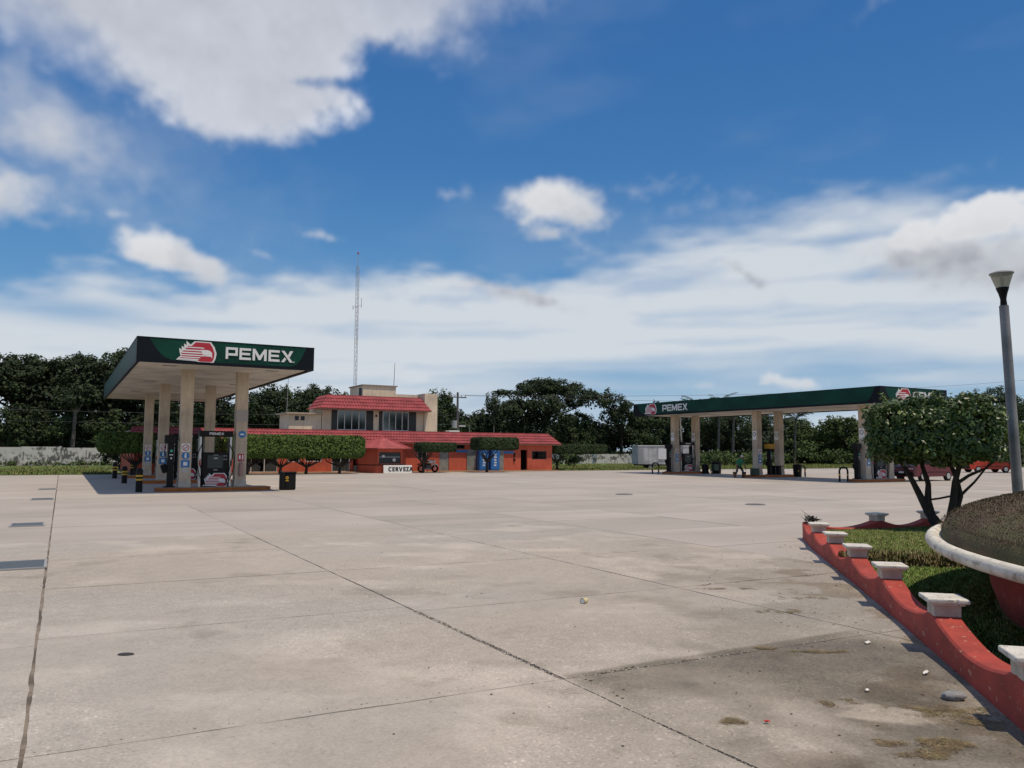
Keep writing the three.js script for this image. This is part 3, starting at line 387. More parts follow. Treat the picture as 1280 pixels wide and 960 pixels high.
function canopy(label, a0, b0, Wd, L, soff, fh, rows, colA, longSideText) {
  const t = site('station_canopy', label, 'canopy', a0 + Wd / 2, b0 + L / 2, 'filling station canopies'), hw = Wd / 2, hl = L / 2, top = soff + fh, th = 0.10;
  mb().box(0, soff + 0.10, 0, Wd - 0.3, 0.08, L - 0.3).build('soffit', soffitMat, t);
  mb().box(0, top - 0.25, 0, Wd - 0.3, 0.06, L - 0.3).build('roof_deck', greyMat, t);
  const band = (name, x, z, len, ry) => {           // green fascia, dark lower edge, dark curved ends
    const g = new THREE.Group(); g.name = name; g.position.set(x, soff, z); g.rotation.y = ry; t.add(g);
    mb().box(0, fh / 2 + 0.06, -th / 2, len, fh - 0.12, th).build('panel', fasciaGreen, g);
    mb().box(0, 0.06, -th / 2 + 0.004, len, 0.12, th).build('lower_edge', fasciaDark, g);
    for (const s of [-1, 1]) {
      const e = s * len / 2, w = Math.min(1.25, len * 0.2), pts = [[e, 0.12]]; for (let k = 0; k <= 10; k++) { const q = k / 10; pts.push([e - s * (w * (1 - Math.sqrt(q)) + 0.42 * Math.sqrt(q)) * (s < 0 ? 1 : 0.75), 0.12 + (fh - 0.12) * q]); } pts.push([e, fh]);
      mb().poly(s > 0 ? pts.reverse() : pts, 0.006, 0, 0, 0).build('dark_corner', fasciaDark, g);
    }
    mb().box(0, fh + 0.015, -th / 2, len + 0.02, 0.03, th + 0.03).build('top_trim', fasciaDark, g);
    return g;
  };
  const front = band('front_fascia', 0, hl, Wd, 0), left = band('left_fascia', -hw, 0, L - 0.002, -Math.PI / 2); band('right_fascia', hw, 0, L - 0.002, Math.PI / 2); band('rear_fascia', 0, -hl, Wd, Math.PI);
  emblem(front, fh * 0.86, -hw + Wd * 0.205, 0.10, 0.008); lettering(front, 'PEMEX', fh * 0.50, -hw + Wd * 0.475, fh * 0.31, 0.004, 0, 0.025);
  if (longSideText) { emblem(left, fh * 0.86, -hl + 1.4, 0.09, 0.008); lettering(left, 'PEMEX', fh * 0.52, -hl + 3.6, fh * 0.28, 0.004, 0, 0.025); }
  // square columns, tiled lamps flush in the soffit
  rows.forEach((b, r) => colA.forEach((a, s) => {
    const c = new THREE.Group(); c.name = 'column'; c.position.set(a - a0 - hw, 0, -(b - b0 - hl)); t.add(c);
    mb().rbox(0, (0.14 + soff + 0.08) / 2, 0, 0.47, soff - 0.06, 0.47, 0.015).build('shaft', colMat, c);
    mb().rbox(0, 0.27, 0, 0.50, 0.26, 0.50, 0.012).build('plinth', pillarPaint, c);
    if (s === 0) columnSigns(c, 0.243);
    if (s === 1 && longSideText === false && r === 0) {
      mb().cyl(0.02, 2.36, 0.243, 0.15, 0.15, 0.012, 24, Math.PI / 2).build('round_sign', signBlue, c);
      mb().box(0.02, 2.36, 0.252, 0.16, 0.06, 0.006).build('arrow_symbol', whitePaint, c);
      mb().box(0.0, 1.38, 0.243, 0.26, 0.30, 0.012).build('extinguisher_sign', signRed, c); mb().box(-0.05, 1.39, 0.251, 0.07, 0.17, 0.006).build('sign_symbol', whitePaint, c); mb().box(0.07, 1.39, 0.251, 0.05, 0.2, 0.006).build('sign_symbol', whitePaint, c);
      const ex = mb().cyl(0, 0.86, 0.335, 0.09, 0.09, 0.5, 16).cyl(0, 1.14, 0.335, 0.09, 0.03, 0.08, 16).box(0, 1.22, 0.335, 0.06, 0.09, 0.05); ex.build('extinguisher', std([0.36, 0.20, 0.18], 0.5), c);
      mb().box(0, 3.15, 0.0, 0.484, 0.5, 0.484).build('paint_patch', std([0.36, 0.33, 0.30], 0.8), c);
    }
    if (longSideText) { mb().box(-0.243, 2.9, 0.0, 0.012, 0.62, 0.36).build('notice', whitePaint, c); mb().torus(-0.251, 2.98, 0, 0.12, 0.018, 0, Math.PI / 2).build('prohibition_ring', blackMat, c); }
  }));
  for (let r = 0; r < rows.length; r++) for (const s of [-1, 1]) { const z = -(rows[r] - b0 - hl) + 1.6; mb().box(s * Wd * 0.3, soff + 0.055, z, 0.5, 0.012, 0.5).build('ceiling_lamp', greyMat, t); }
  return t;
}
const LR = [35.6, 44.0, 52.2], RR = [31.8, 40.4, 49.0];
canopy('green topped petrol canopy on the left with emblem facing the road', 2.25, 32.4, 6.6, 26.8, 4.95, 0.92, LR, [4.45, 6.65], false);
canopy('green topped petrol canopy on the right, half behind the clipped tree', 40.2, 29.1, 6.25, 22.4, 4.55, 0.95, RR, [42.35, 44.5], true);

// kerbed pump islands
function island(label, a0, a1, b, wid = 1.15) {
  const t = site('pump_island', label, 'island', (a0 + a1) / 2, b, 'orange kerbed pump islands'), hl = (a1 - a0) / 2 - wid / 2, s = new THREE.Shape();
  s.absarc(hl, 0, wid / 2, -Math.PI / 2, Math.PI / 2); s.absarc(-hl, 0, wid / 2, Math.PI / 2, Math.PI * 1.5);
  const slabG = (grow, h) => { const q = new THREE.Shape(); q.absarc(hl, 0, wid / 2 + grow, -Math.PI / 2, Math.PI / 2, false); q.absarc(-hl, 0, wid / 2 + grow, Math.PI / 2, Math.PI * 1.5, false); return new THREE.ExtrudeGeometry(q, { depth: h, bevelEnabled: true, bevelSize: 0.012, bevelThickness: 0.012, bevelSegments: 2, curveSegments: 14 }); };
  mb().add(slabG(0, 0.125), 0, 0.005, 0, -Math.PI / 2).build('kerb', orangeKerb, t);
  mb().add(slabG(-0.14, 0.02), 0, 0.128, 0, -Math.PI / 2).build('top', kerbTop, t);
  return t;
}
['nearest orange kerbed island under the left canopy', 'middle orange kerbed island under the left canopy', 'farthest orange kerbed island under the left canopy'].forEach((l, i) => island(l, 3.35, 7.95, LR[i]));
['nearest orange kerbed island under the right canopy, by the red car', 'middle orange kerbed island under the right canopy, beside the worker', 'farthest orange kerbed island under the right canopy'].forEach((l, i) => island(l, 41.2, 45.7, RR[i]));

// fuel dispensers
function dispenser(label, a, b) {
  const t = site('fuel_dispenser', label, 'fuel pump', a, b, 'fuel dispensers', 0, 0.145);
  mb().rbox(0, 2.22, 0, 1.32, 0.24, 0.62, 0.02).build('header', blackMat, t);
  lettering(t, 'PEMEX', 0.10, -0.29, 2.175, 0.312, 0, 0.008);
  for (const s of [-1, 1]) { mb().rbox(s * 0.60, 1.06, 0.0, 0.09, 2.1, 0.34, 0.015).build('side_post', steel, t); mb().rbox(s * 0.535, 1.02, 0.02, 0.03, 2.02, 0.30, 0.005).build('post_trim', blackMat, t); }
  mb().rbox(0, 0.74, 0, 1.03, 1.42, 0.5, 0.02).build('cabinet', blackMat, t);
  mb().rbox(-0.02, 1.06, 0.255, 0.62, 0.55, 0.03, 0.01).build('front_panel', std([0.018, 0.03, 0.028], 0.25), t);
  mb().box(0.0, 1.32, 0.262, 0.2, 0.05, 0.014).box(0.0, 1.20, 0.272, 0.16, 0.05, 0.008).box(0, 0.72, 0.262, 0.16, 0.03, 0.014).build('display', std([0.40, 0.41, 0.40], 0.4), t);
  for (const [x, y] of [[0.33, 1.30], [0.42, 1.30], [0.33, 1.16], [0.42, 1.16]]) mb().box(x, y, 0.262, 0.045, 0.06, 0.014).build('button', greyMat, t);
  emblem(t, 0.56, -0.50, 0.03, 0.252);
  for (const s of [-1, 1]) {
    mb().tube([[s * 0.56, 1.75, 0.2], [s * 0.72, 1.35, 0.3], [s * 0.66, 0.6, 0.34], [s * 0.42, 0.08, 0.36], [s * 0.5, 0.5, 0.32], [s * 0.6, 0.92, 0.24]], 0.019, 6).build('hose', rubber, t);
    const n = mb().rbox(s * 0.62, 1.0, 0.24, 0.06, 0.2, 0.09, 0.015); n.bar([s * 0.62, 1.08, 0.27], [s * 0.62, 1.16, 0.34], 0.018); n.build('nozzle', s < 0 ? signRed : darkGreen, t);
  }
  mb().box(0, 0.01, 0, 1.25, 0.03, 0.6).build('base_plate', greyMat, t);
  return t;
}
dispenser('fuel pump with red emblem panel on the nearest left island', 5.62, 35.5);
dispenser('fuel pump on the middle island of the left canopy', 5.55, 44.0);
dispenser('fuel pump on the farthest island of the left canopy', 5.55, 52.2);
dispenser('fuel pump beside the dark red car under the right canopy', 43.45, 31.8);
dispenser('fuel pump on the farthest island of the right canopy', 43.45, 49.0);
// slim black service posts at the island ends
function servicePost(label, a, b) {
  const t = site('service_post', label, 'service post', a, b, 'black service posts on the pump islands', 0, 0.145);
  mb().rbox(0, 0.03, 0, 0.42, 0.06, 0.4, 0.01).build('base', blackMat, t);
  mb().rbox(0.02, 0.95, 0, 0.24, 1.8, 0.30, 0.02).build('post', blackMat, t);
  mb().rbox(0, 1.98, 0, 0.46, 0.34, 0.36, 0.03).build('head', blackMat, t);
  mb().cyl(0.03, 1.50, 0.152, 0.055, 0.055, 0.012, 16, Math.PI / 2).build('green_button', std([0.05, 0.42, 0.26], 0.5), t);
  mb().box(0.03, 1.34, 0.154, 0.14, 0.035, 0.01).cyl(0.03, 1.20, 0.152, 0.035, 0.035, 0.012, 12, Math.PI / 2).build('label_strip', logoWhite, t);
  mb().rbox(-0.2, 0.78, 0.02, 0.24, 0.36, 0.22, 0.06, 0, 0, 0.35).build('hose_holder', rubber, t);
  mb().tube([[-0.16, 1.9, 0.1], [-0.22, 1.5, 0.14], [-0.12, 1.0, 0.16], [-0.2, 0.7, 0.12]], 0.018, 6).build('hose', rubber, t);
  return t;
}
servicePost('slim black service post left of the nearest left island column', 3.88, 35.55);
servicePost('slim black service post at the near right canopy island', 41.72, 31.9);
servicePost('slim black service post at the far right canopy island', 41.75, 49.1);
{ const t = servicePost('black service post with a yellow top beside the worker', 43.3, 40.2); mb().rbox(0.05, 2.0, 0.0, 0.62, 0.36, 0.44, 0.06).build('yellow_cover', std([0.45, 0.25, 0.02], 0.7), t); }

// bollards, hoops, bins
function bollard(label, a, b, tall = 0.95) {
  const t = site('striped_bollard', label, 'bollard', a, b, 'black and yellow bollards');
  mb().lathe([[0.13, 0], [0.13, tall - 0.1], [0.10, tall - 0.03], [0.05, tall], [0.0, tall + 0.005]], 0, 0, 0, 18).build('post', blackMat, t);
  for (const y of [tall * 0.52, tall * 0.68]) mb().cyl(0, y, 0, 0.1315, 0.1315, 0.07, 18).build('yellow_band', yellow, t);
  return t;
}
bollard('black and yellow bollard nearest the road at the left canopy', 2.75, 35.3);
bollard('black and yellow bollard beside the middle left island', 2.78, 44.4, 0.85);
bollard('black and yellow bollard beside the farthest left island', 2.72, 51.6);
bollard('black and yellow bollard behind the farthest left island', 4.0, 57.0);
function hoop(label, a, b, wd = 0.62, ht = 0.8, turn = 0) {
  const t = site('hoop_guard', label, 'guard rail', a, b, 'black hoop guards', turn), x = wd / 2;
  mb().tube([[-x, 0, 0], [-x, ht * 0.5, 0], [-x, ht - 0.16, 0], [-x + 0.12, ht, 0], [0, ht + 0.01, 0], [x - 0.12, ht, 0], [x, ht - 0.16, 0], [x, ht * 0.5, 0], [x, 0, 0]], 0.055, 8).build('hoop', blackMat, t);
  for (const s of [-1, 1]) mb().cyl(s * x, 0.42, 0, 0.057, 0.057, 0.09, 12).build('yellow_band', yellow, t);
  return t;
}
hoop('black hoop guard at the near end of the right canopy', 40.75, 32.1, 0.72, 0.82);
hoop('black hoop guard at the far end of the right canopy', 40.6, 49.3, 0.62, 0.82);
hoop('black hoop guard beside a black bin, middle island', 45.95, 39.7, 0.7, 0.75);
function bin(label, a, b, w, h, mark) {
  const t = site('trash_bin', label, 'bin', a, b, 'black bins');
  mb().add(new THREE.CylinderGeometry(w * 0.5, w * 0.44, h * 0.86, 24), 0, h * 0.43, 0).build('body', blackMat, t);
  mb().lathe([[w * 0.515, h * 0.85], [w * 0.52, h * 0.90], [w * 0.46, h * 0.96], [w * 0.2, h], [0, h]], 0, 0, 0, 24).build('lid', rubber, t);
  if (mark) { mb().torus(-0.05, h * 0.55, w * 0.468, 0.06, 0.016).box(-0.05, h * 0.40, w * 0.462, 0.13, 0.03, 0.01).build('yellow_mark', yellow, t); }
  return t;
}
{ // twin bin right of the left canopy
  const t = site('trash_bin', 'squat black twin bin with yellow mark right of left island', 'bin', 8.55, 34.9, 'black bins');
  mb().rbox(0.06, 0.36, 0, 0.46, 0.72, 0.5, 0.07).build('body', blackMat, t); mb().rbox(-0.24, 0.40, 0.02, 0.2, 0.78, 0.42, 0.05).build('side_body', blackMat, t);
  mb().rbox(0.06, 0.74, 0, 0.5, 0.07, 0.54, 0.03).build('lid', rubber, t);
  mb().torus(-0.1, 0.52, 0.255, 0.05, 0.016).box(-0.1, 0.40, 0.252, 0.13, 0.035, 0.012).build('yellow_mark', yellow, t);
}
bin('black bin beside the hoop at the middle right island', 45.75, 39.9, 0.62, 0.9, false);
bin('round black barrel beside the far right island', 45.75, 48.0, 0.8, 0.95, false);
bin('smaller black barrel left of the big barrel, far island', 44.75, 48.2, 0.55, 0.75, false);
{ // hand trolley by the barrels
  const t = site('hand_trolley', 'small black hand trolley with canister beside the barrels', 'trolley', 45.2, 47.6);
  mb().rbox(0, 0.5, 0, 0.5, 0.5, 0.35, 0.03).build('canister', std([0.015, 0.05, 0.03], 0.5), t); mb().tube([[-0.25, 0.2, -0.2], [-0.25, 0.9, -0.3], [0, 1.05, -0.32], [0.25, 0.9, -0.3], [0.25, 0.2, -0.2]], 0.025).build('frame', blackMat, t);
  for (const s of [-1, 1]) mb().torus(s * 0.3, 0.17, 0, 0.13, 0.04, 0, Math.PI / 2).build('wheel', rubber, t);
}
{ // planter box and bench on the middle right island
  const t = site('planter_box', 'small dark green box left of the middle island column', 'box', 41.55, 39.9, null, 0, 0.15); mb().rbox(0, 0.22, 0, 0.5, 0.42, 0.4, 0.02).build('body', darkGreen, t); mb().rbox(0, 0.45, 0, 0.54, 0.04, 0.44, 0.01).build('lid', darkGreen, t);
  const b = site('small_table', 'small dark table between the middle island columns', 'table', 43.9, 40.1, null, 0, 0.15); mb().rbox(0, 0.62, 0, 0.85, 0.05, 0.5, 0.01).build('top', blackMat, b); mb().rbox(0.18, 0.3, 0, 0.25, 0.6, 0.3, 0.02).build('leg', blackMat, b); mb().rbox(-0.3, 0.3, 0, 0.06, 0.6, 0.3, 0.01).build('leg', blackMat, b);
}
{ // white pipe standing on the far right island
  const [x, z] = W(43.2, 49.2); const t = thing('vent_pipe', 'thin white leaning pipe between the far right columns', 'pipe', x, 0.14, z); mb().bar([0.12, 0, 0], [-0.1, 4.42, 0], 0.06, 0.06, 12).build('pipe', whitePaint, t); mb().rbox(0.1, 0.9, 0.02, 0.22, 0.9, 0.18, 0.03).build('sleeve', whitePaint, t);
}
// ---------------------------------------------------------------- the roadside building
const orangeWall = paint([0.58, 0.120, 0.068], 0.8, 5, stainMap, 0.004), creamWall = paint([0.80, 0.69, 0.55], 0.82, 5, stainMap, 0.004), tileRed = std([0.42, 0.075, 0.082], 0.8, { map: rep(mottle, 2.3) }), frameWhite = std([0.6, 0.6, 0.58], 0.5), darkPanel = std([0.018, 0.024, 0.028], 0.5), roofGrey = paint([0.34, 0.31, 0.27], 0.9, 6), interior = std([0.10, 0.085, 0.07], 0.9), floorMat = std([0.22, 0.20, 0.18], 0.8), doorGrey = std([0.30, 0.31, 0.28], 0.6, { map: rep(mottle, 1.3) });
const mirrorGlass = std([0.125, 0.135, 0.135], 0.06, { metalness: 1 }), clearGlass = new THREE.MeshPhysicalMaterial({ color: 0xdfe8e4, roughness: 0.03, transmission: 1, thickness: 0, ior: 1.5 });
function wallWithHoles(x0, x1, y0, y1, holes, depth) {
  const s = new THREE.Shape([[x0, y0], [x1, y0], [x1, y1], [x0, y1]].map((p) => new THREE.Vector2(...p)));
  for (const [a, b, c, d] of holes) s.holes.push(new THREE.Path([[a, c], [a, d], [b, d], [b, c]].map((p) => new THREE.Vector2(...p))));
  return new THREE.ExtrudeGeometry(s, { depth, bevelEnabled: false });
}
function tileCourse(x0, x1, xt0, xt1, z0, y0, z1, y1, pitch = 0.24, amp = 0.028) {   // one course of barrel tiles: lower edge x0..x1 at (y0, z0), upper edge xt0..xt1 at (y1, z1)
  const n = Math.round((x1 - x0) / pitch) * 6, pos = [], th = 0.05, ny = z0 - z1, nz = y1 - y0, l = Math.hypot(ny, nz);
  const P = (i, v, o) => { const q = i / n, x = lerp(lerp(x0, x1, q), lerp(xt0, xt1, q), v), w = amp * Math.abs(Math.sin(q * n / 6 * Math.PI)) * 1.6 + o; return [x, lerp(y0, y1, v) + ny / l * w, lerp(z0, z1, v) + nz / l * w]; };
  for (let i = 0; i < n; i++) { const A = P(i, 0, th), B = P(i + 1, 0, th), C = P(i + 1, 1, 0.0), D = P(i, 1, 0.0), a = P(i, 0, -0.01), b = P(i + 1, 0, -0.01); pos.push(...A, ...B, ...C, ...A, ...C, ...D, ...a, ...b, ...B, ...a, ...B, ...A); }
  const g = new THREE.BufferGeometry(); g.setAttribute('position', new THREE.Float32BufferAttribute(pos, 3)); g.setAttribute('uv', new THREE.Float32BufferAttribute(new Float32Array(pos.length / 3 * 2), 2)); g.computeVertexNormals(); return g;
}
function tiledSlope(roof, x0, x1, xt0, xt1, z0, y0, z1, y1, courses, turn) {
  for (let k = 0; k < courses; k++) {
    const u = k / courses, v = (k + 1.12) / courses, q = (a, b, t) => lerp(a, b, Math.min(t, 1)); const g = tileCourse(q(x0, xt0, u), q(x1, xt1, u), q(x0, xt0, v), q(x1, xt1, v), q(z0, z1, u), q(y0, y1, u), q(z0, z1, v), q(y0, y1, v));
    if (turn) turn(g); const m = mb(); m.g.push(g); const o = m.build('tile_course', tileRed, roof); o.userData.kind = 'stuff';
  }
}
{
  const t = site('roadside_building', 'orange and cream building with red tiled roofs and glazed upper floor', 'building', 20, 59.1), A = (a) => a - 20, Z = (b) => 59.1 - b;
  const holes = [[10.9, 13.7, 0.06, 1.95], [14.4, 15.3, 0.8, 1.7], [15.7, 16.95, 0.83, 1.68], [17.7, 19.1, 0.06, 1.8], [19.35, 19.6, 0.06, 1.8], [24.6, 25.45, 1.05, 1.9], [26.5, 27.35, 0.06, 1.92], [27.9, 28.77, 1.86, 2.18], [32.97, 33.75, 1.88, 2.2], [34.06, 34.72, 0.06, 1.80], [35.17, 36.63, 1.0, 1.70], [5.2, 6.6, 0.9, 1.8], [8.0, 9.6, 0.06, 1.9]].map(([a, b, c, d]) => [A(a), A(b), c, d]);
  mb().add(wallWithHoles(A(4.2), A(37.2), -0.02, 2.40, holes, 0.22), 0, 0, -0.22).build('front_wall', orangeWall, t);
  mb().box(A(4.3), 1.4, Z(66), 0.2, 2.8, 13.3).build('side_wall', orangeWall, t); mb().box(A(37.1), 1.4, Z(66), 0.2, 2.8, 13.3).build('side_wall', orangeWall, t); mb().box(A(20.7), 1.4, Z(72.7), 32.8, 2.8, 0.2).build('rear_wall', orangeWall, t);
  mb().box(A(20.7), 1.35, Z(63.2), 32.6, 2.7, 0.1).build('inner_wall', interior, t); mb().box(A(20.7), 0.03, Z(65.8), 32.4, 0.06, 13).build('floor', floorMat, t);
  mb().box(A(20.7), 2.95, Z(66.5), 32.8, 0.24, 12.8).build('roof_slab', roofGrey, t);
  mb().box(A(20.7), 0.04, 0.45, 33.4, 0.1, 0.86).build('plinth_step', paint([0.44, 0.27, 0.17], 0.85, 3), t);
  const frame = (a0, a1, h0, h1, bars, glassMat = clearGlass, mat = frameWhite, zf = -0.08, name = 'window') => {
    const w = new THREE.Group(); w.name = name; t.add(w); const x0 = A(a0), x1 = A(a1), f = mb(), s = 0.06;
    f.box((x0 + x1) / 2, h0 + s / 2, zf, x1 - x0, s, 0.07).box((x0 + x1) / 2, h1 - s / 2, zf, x1 - x0, s, 0.07); for (let k = 0; k <= bars; k++) f.box(clamp(lerp(x0, x1, k / bars), x0 + s / 2, x1 - s / 2), (h0 + h1) / 2, zf + 0.002, s, h1 - h0 - 2 * s, 0.066);
    f.build('frame', mat, w); for (let k = 0; k < bars; k++) mb().box(lerp(x0, x1, (k + 0.5) / bars), (h0 + h1) / 2, zf - 0.01, (x1 - x0) / bars - s, h1 - h0 - 2 * s + 0.01, 0.008).build('pane', glassMat, w);
    return w;
  };
  frame(10.9, 13.7, 0.06, 1.95, 3); frame(14.4, 15.3, 0.8, 1.7, 1); frame(15.7, 16.95, 0.83, 1.68, 1); frame(17.7, 19.1, 0.06, 1.8, 2, clearGlass, frameWhite, -0.08, 'glass_door'); frame(24.6, 25.45, 1.05, 1.9, 2); frame(27.9, 28.77, 1.86, 2.18, 2, clearGlass, darkPanel); frame(32.97, 33.75, 1.88, 2.2, 2, clearGlass, darkPanel); frame(35.17, 36.63, 1.0, 1.70, 2, clearGlass, darkPanel); frame(5.2, 6.6, 0.9, 1.8, 2); frame(8.0, 9.6, 0.06, 1.9, 2);
  const door = (a0, a1, h, m, z = -0.06) => { const d = new THREE.Group(); d.name = 'door'; t.add(d); mb().box((A(a0) + A(a1)) / 2, h / 2 + 0.06, z, a1 - a0, h, 0.05).build('leaf', m, d); mb().box(A(a1) - 0.12, 1.0, z + 0.04, 0.04, 0.14, 0.04).build('handle', steel, d); };
  door(26.52, 27.33, 1.84, doorGrey); door(28.95, 29.78, 1.74, doorGrey, 0.035); door(31.78, 32.38, 1.74, doorGrey, 0.035);
  mb().box(A(19.8), 0.28, 0.15, 0.85, 0.52, 0.3).build('counter', doorGrey, t);
  mb().rbox(A(28.75), 1.66, 0.03, 1.5, 0.2, 0.05, 0.01).build('blue_sign', signBlue, t); mb().rbox(A(32.85), 1.58, 0.03, 1.0, 0.2, 0.05, 0.01).build('blue_sign', signBlue, t);
  mb().rbox(A(33.42), 1.35, 0.05, 0.12, 0.32, 0.1, 0.02).rbox(A(33.42), 0.95, 0.05, 0.14, 0.26, 0.1, 0.02).build('wall_telephone', blackMat, t);
  // lower tiled roof
  const low = new THREE.Group(); low.name = 'lower_roof'; t.add(low);
  tiledSlope(low, A(3.6), A(38.0), A(4.1), A(37.4), Z(58.75), 2.27, Z(60.0), 3.16, 4);
  tiledSlope(low, -0.35, 8, 0.9, 8, 0, 0, -0.6, 0.89, 4, (g) => { g.rotateY(Math.PI / 2); g.translate(A(38.0), 2.27, 0); });
  mb().box(A(20.75), 3.18, Z(60.05), 33.3, 0.12, 0.2).build('ridge', tileRed, low); mb().box(A(20.8), 2.24, Z(58.95), 34.3, 0.06, 0.36).build('eave_board', std([0.42, 0.24, 0.16], 0.8), low);
  // upper floor
  const up = (a0, a1, b0, b1, h0, h1, m, name) => mb().box((A(a0) + A(a1)) / 2, (h0 + h1) / 2, (Z(b0) + Z(b1)) / 2, a1 - a0, h1 - h0, b1 - b0).build(name, m, t);
  const uh = [[18.3, 21.75, 3.28, 4.86], [22.2, 25.45, 3.28, 4.86]].map(([a, b, c, d]) => [A(a), A(b), c, d]);
  mb().add(wallWithHoles(A(17.55), A(26.1), 3.07, 5.5, uh, 0.2), 0, 0, Z(61.7)).build('upper_wall', creamWall, t);
  up(26.1, 27.25, 61.3, 67, 3.07, 6.42, creamWall, 'upper_block'); up(24.05, 26.1, 62.8, 67, 3.07, 6.38, creamWall, 'upper_block'); up(17.5, 17.7, 61.7, 65, 3.07, 5.4, creamWall, 'upper_side_wall'); up(17.7, 25.9, 64.8, 65, 3.07, 5.4, creamWall, 'upper_rear_wall');
  up(17.7, 25.9, 63.8, 63.9, 3.07, 5.6, interior, 'upper_inner_wall'); up(18.0, 24.05, 61.85, 65, 5.9, 5.99, roofGrey, 'upper_roof_slab');
  up(21.2, 24.04, 62.6, 66, 5.98, 6.95, creamWall, 'stair_tower'); up(21.1, 24.15, 62.5, 66.1, 6.95, 7.05, roofGrey, 'tower_roof'); up(21.185, 21.2, 62.9, 63.6, 6.05, 6.8, darkPanel, 'tower_door');
  up(15.0, 17.5, 61.5, 64.5, 3.07, 4.45, creamWall, 'annex'); up(14.75, 17.6, 61.2, 64.8, 4.45, 4.55, paint([0.58, 0.5, 0.4], 0.85, 3), 'annex_roof');
  for (const a of [15.6, 16.05]) mb().box(A(a), 4.12, Z(61.49), 0.3, 0.32, 0.02).build('annex_window', darkPanel, t);
  for (const [a0, a1, p0, p1] of [[18.3, 21.75, 18.8, 21.15], [22.2, 25.45, 22.55, 24.8]]) {
    const zf = Z(61.6); for (const [x0, x1] of [[a0, p0], [p1, a1]]) mb().box((A(x0) + A(x1)) / 2, 4.07, zf, x1 - x0 - 0.02, 1.56, 0.06).build('dark_side_panel', darkPanel, t);
    frame(p0, p1, 3.28, 4.86, 4, mirrorGlass, frameWhite, zf, 'window');
  }
  mb().box(A(21.97), 4.45, Z(61.46), 0.12, 0.16, 0.08).build('wall_lamp', blackMat, t);
  const hi = new THREE.Group(); hi.name = 'upper_roof'; t.add(hi);
  tiledSlope(hi, A(17.1), A(26.45), A(17.95), A(25.95), Z(60.6), 4.9, Z(61.75), 5.98, 4);
  tiledSlope(hi, -3.0, 0.4, -3.0, -0.75, 0, 0, -0.85, 1.08, 4, (g) => { g.rotateY(-Math.PI / 2); g.translate(A(17.1), 4.9, Z(61.0)); });
  mb().box(A(21.95), 6.0, Z(61.82), 8.0, 0.12, 0.2).build('ridge', tileRed, hi); mb().box(A(21.8), 4.88, Z(61.1), 9.2, 0.06, 1.0).build('eave_board', std([0.36, 0.2, 0.14], 0.8), hi);
  // aerials and small roof clutter, fixed to the building
  for (const [a, b, h0, h1, n] of [[24.0, 63.0, 7.0, 9.0, 'aerial'], [30.6, 62, 3.1, 3.9, 'roof_pipe'], [33.0, 62, 3.1, 3.9, 'roof_pipe'], [15.9, 66, 4.5, 7.6, 'aerial']]) { mb().bar([A(a), h0, Z(b)], [A(a) + (n === 'aerial' ? 0.06 : 0), h1, Z(b)], 0.03, 0.02).build(n, greyMat, t); }
  mb().rbox(A(29.0), 3.25, Z(62), 1.0, 0.3, 0.8, 0.05).build('roof_cowl', frameWhite, t);
}
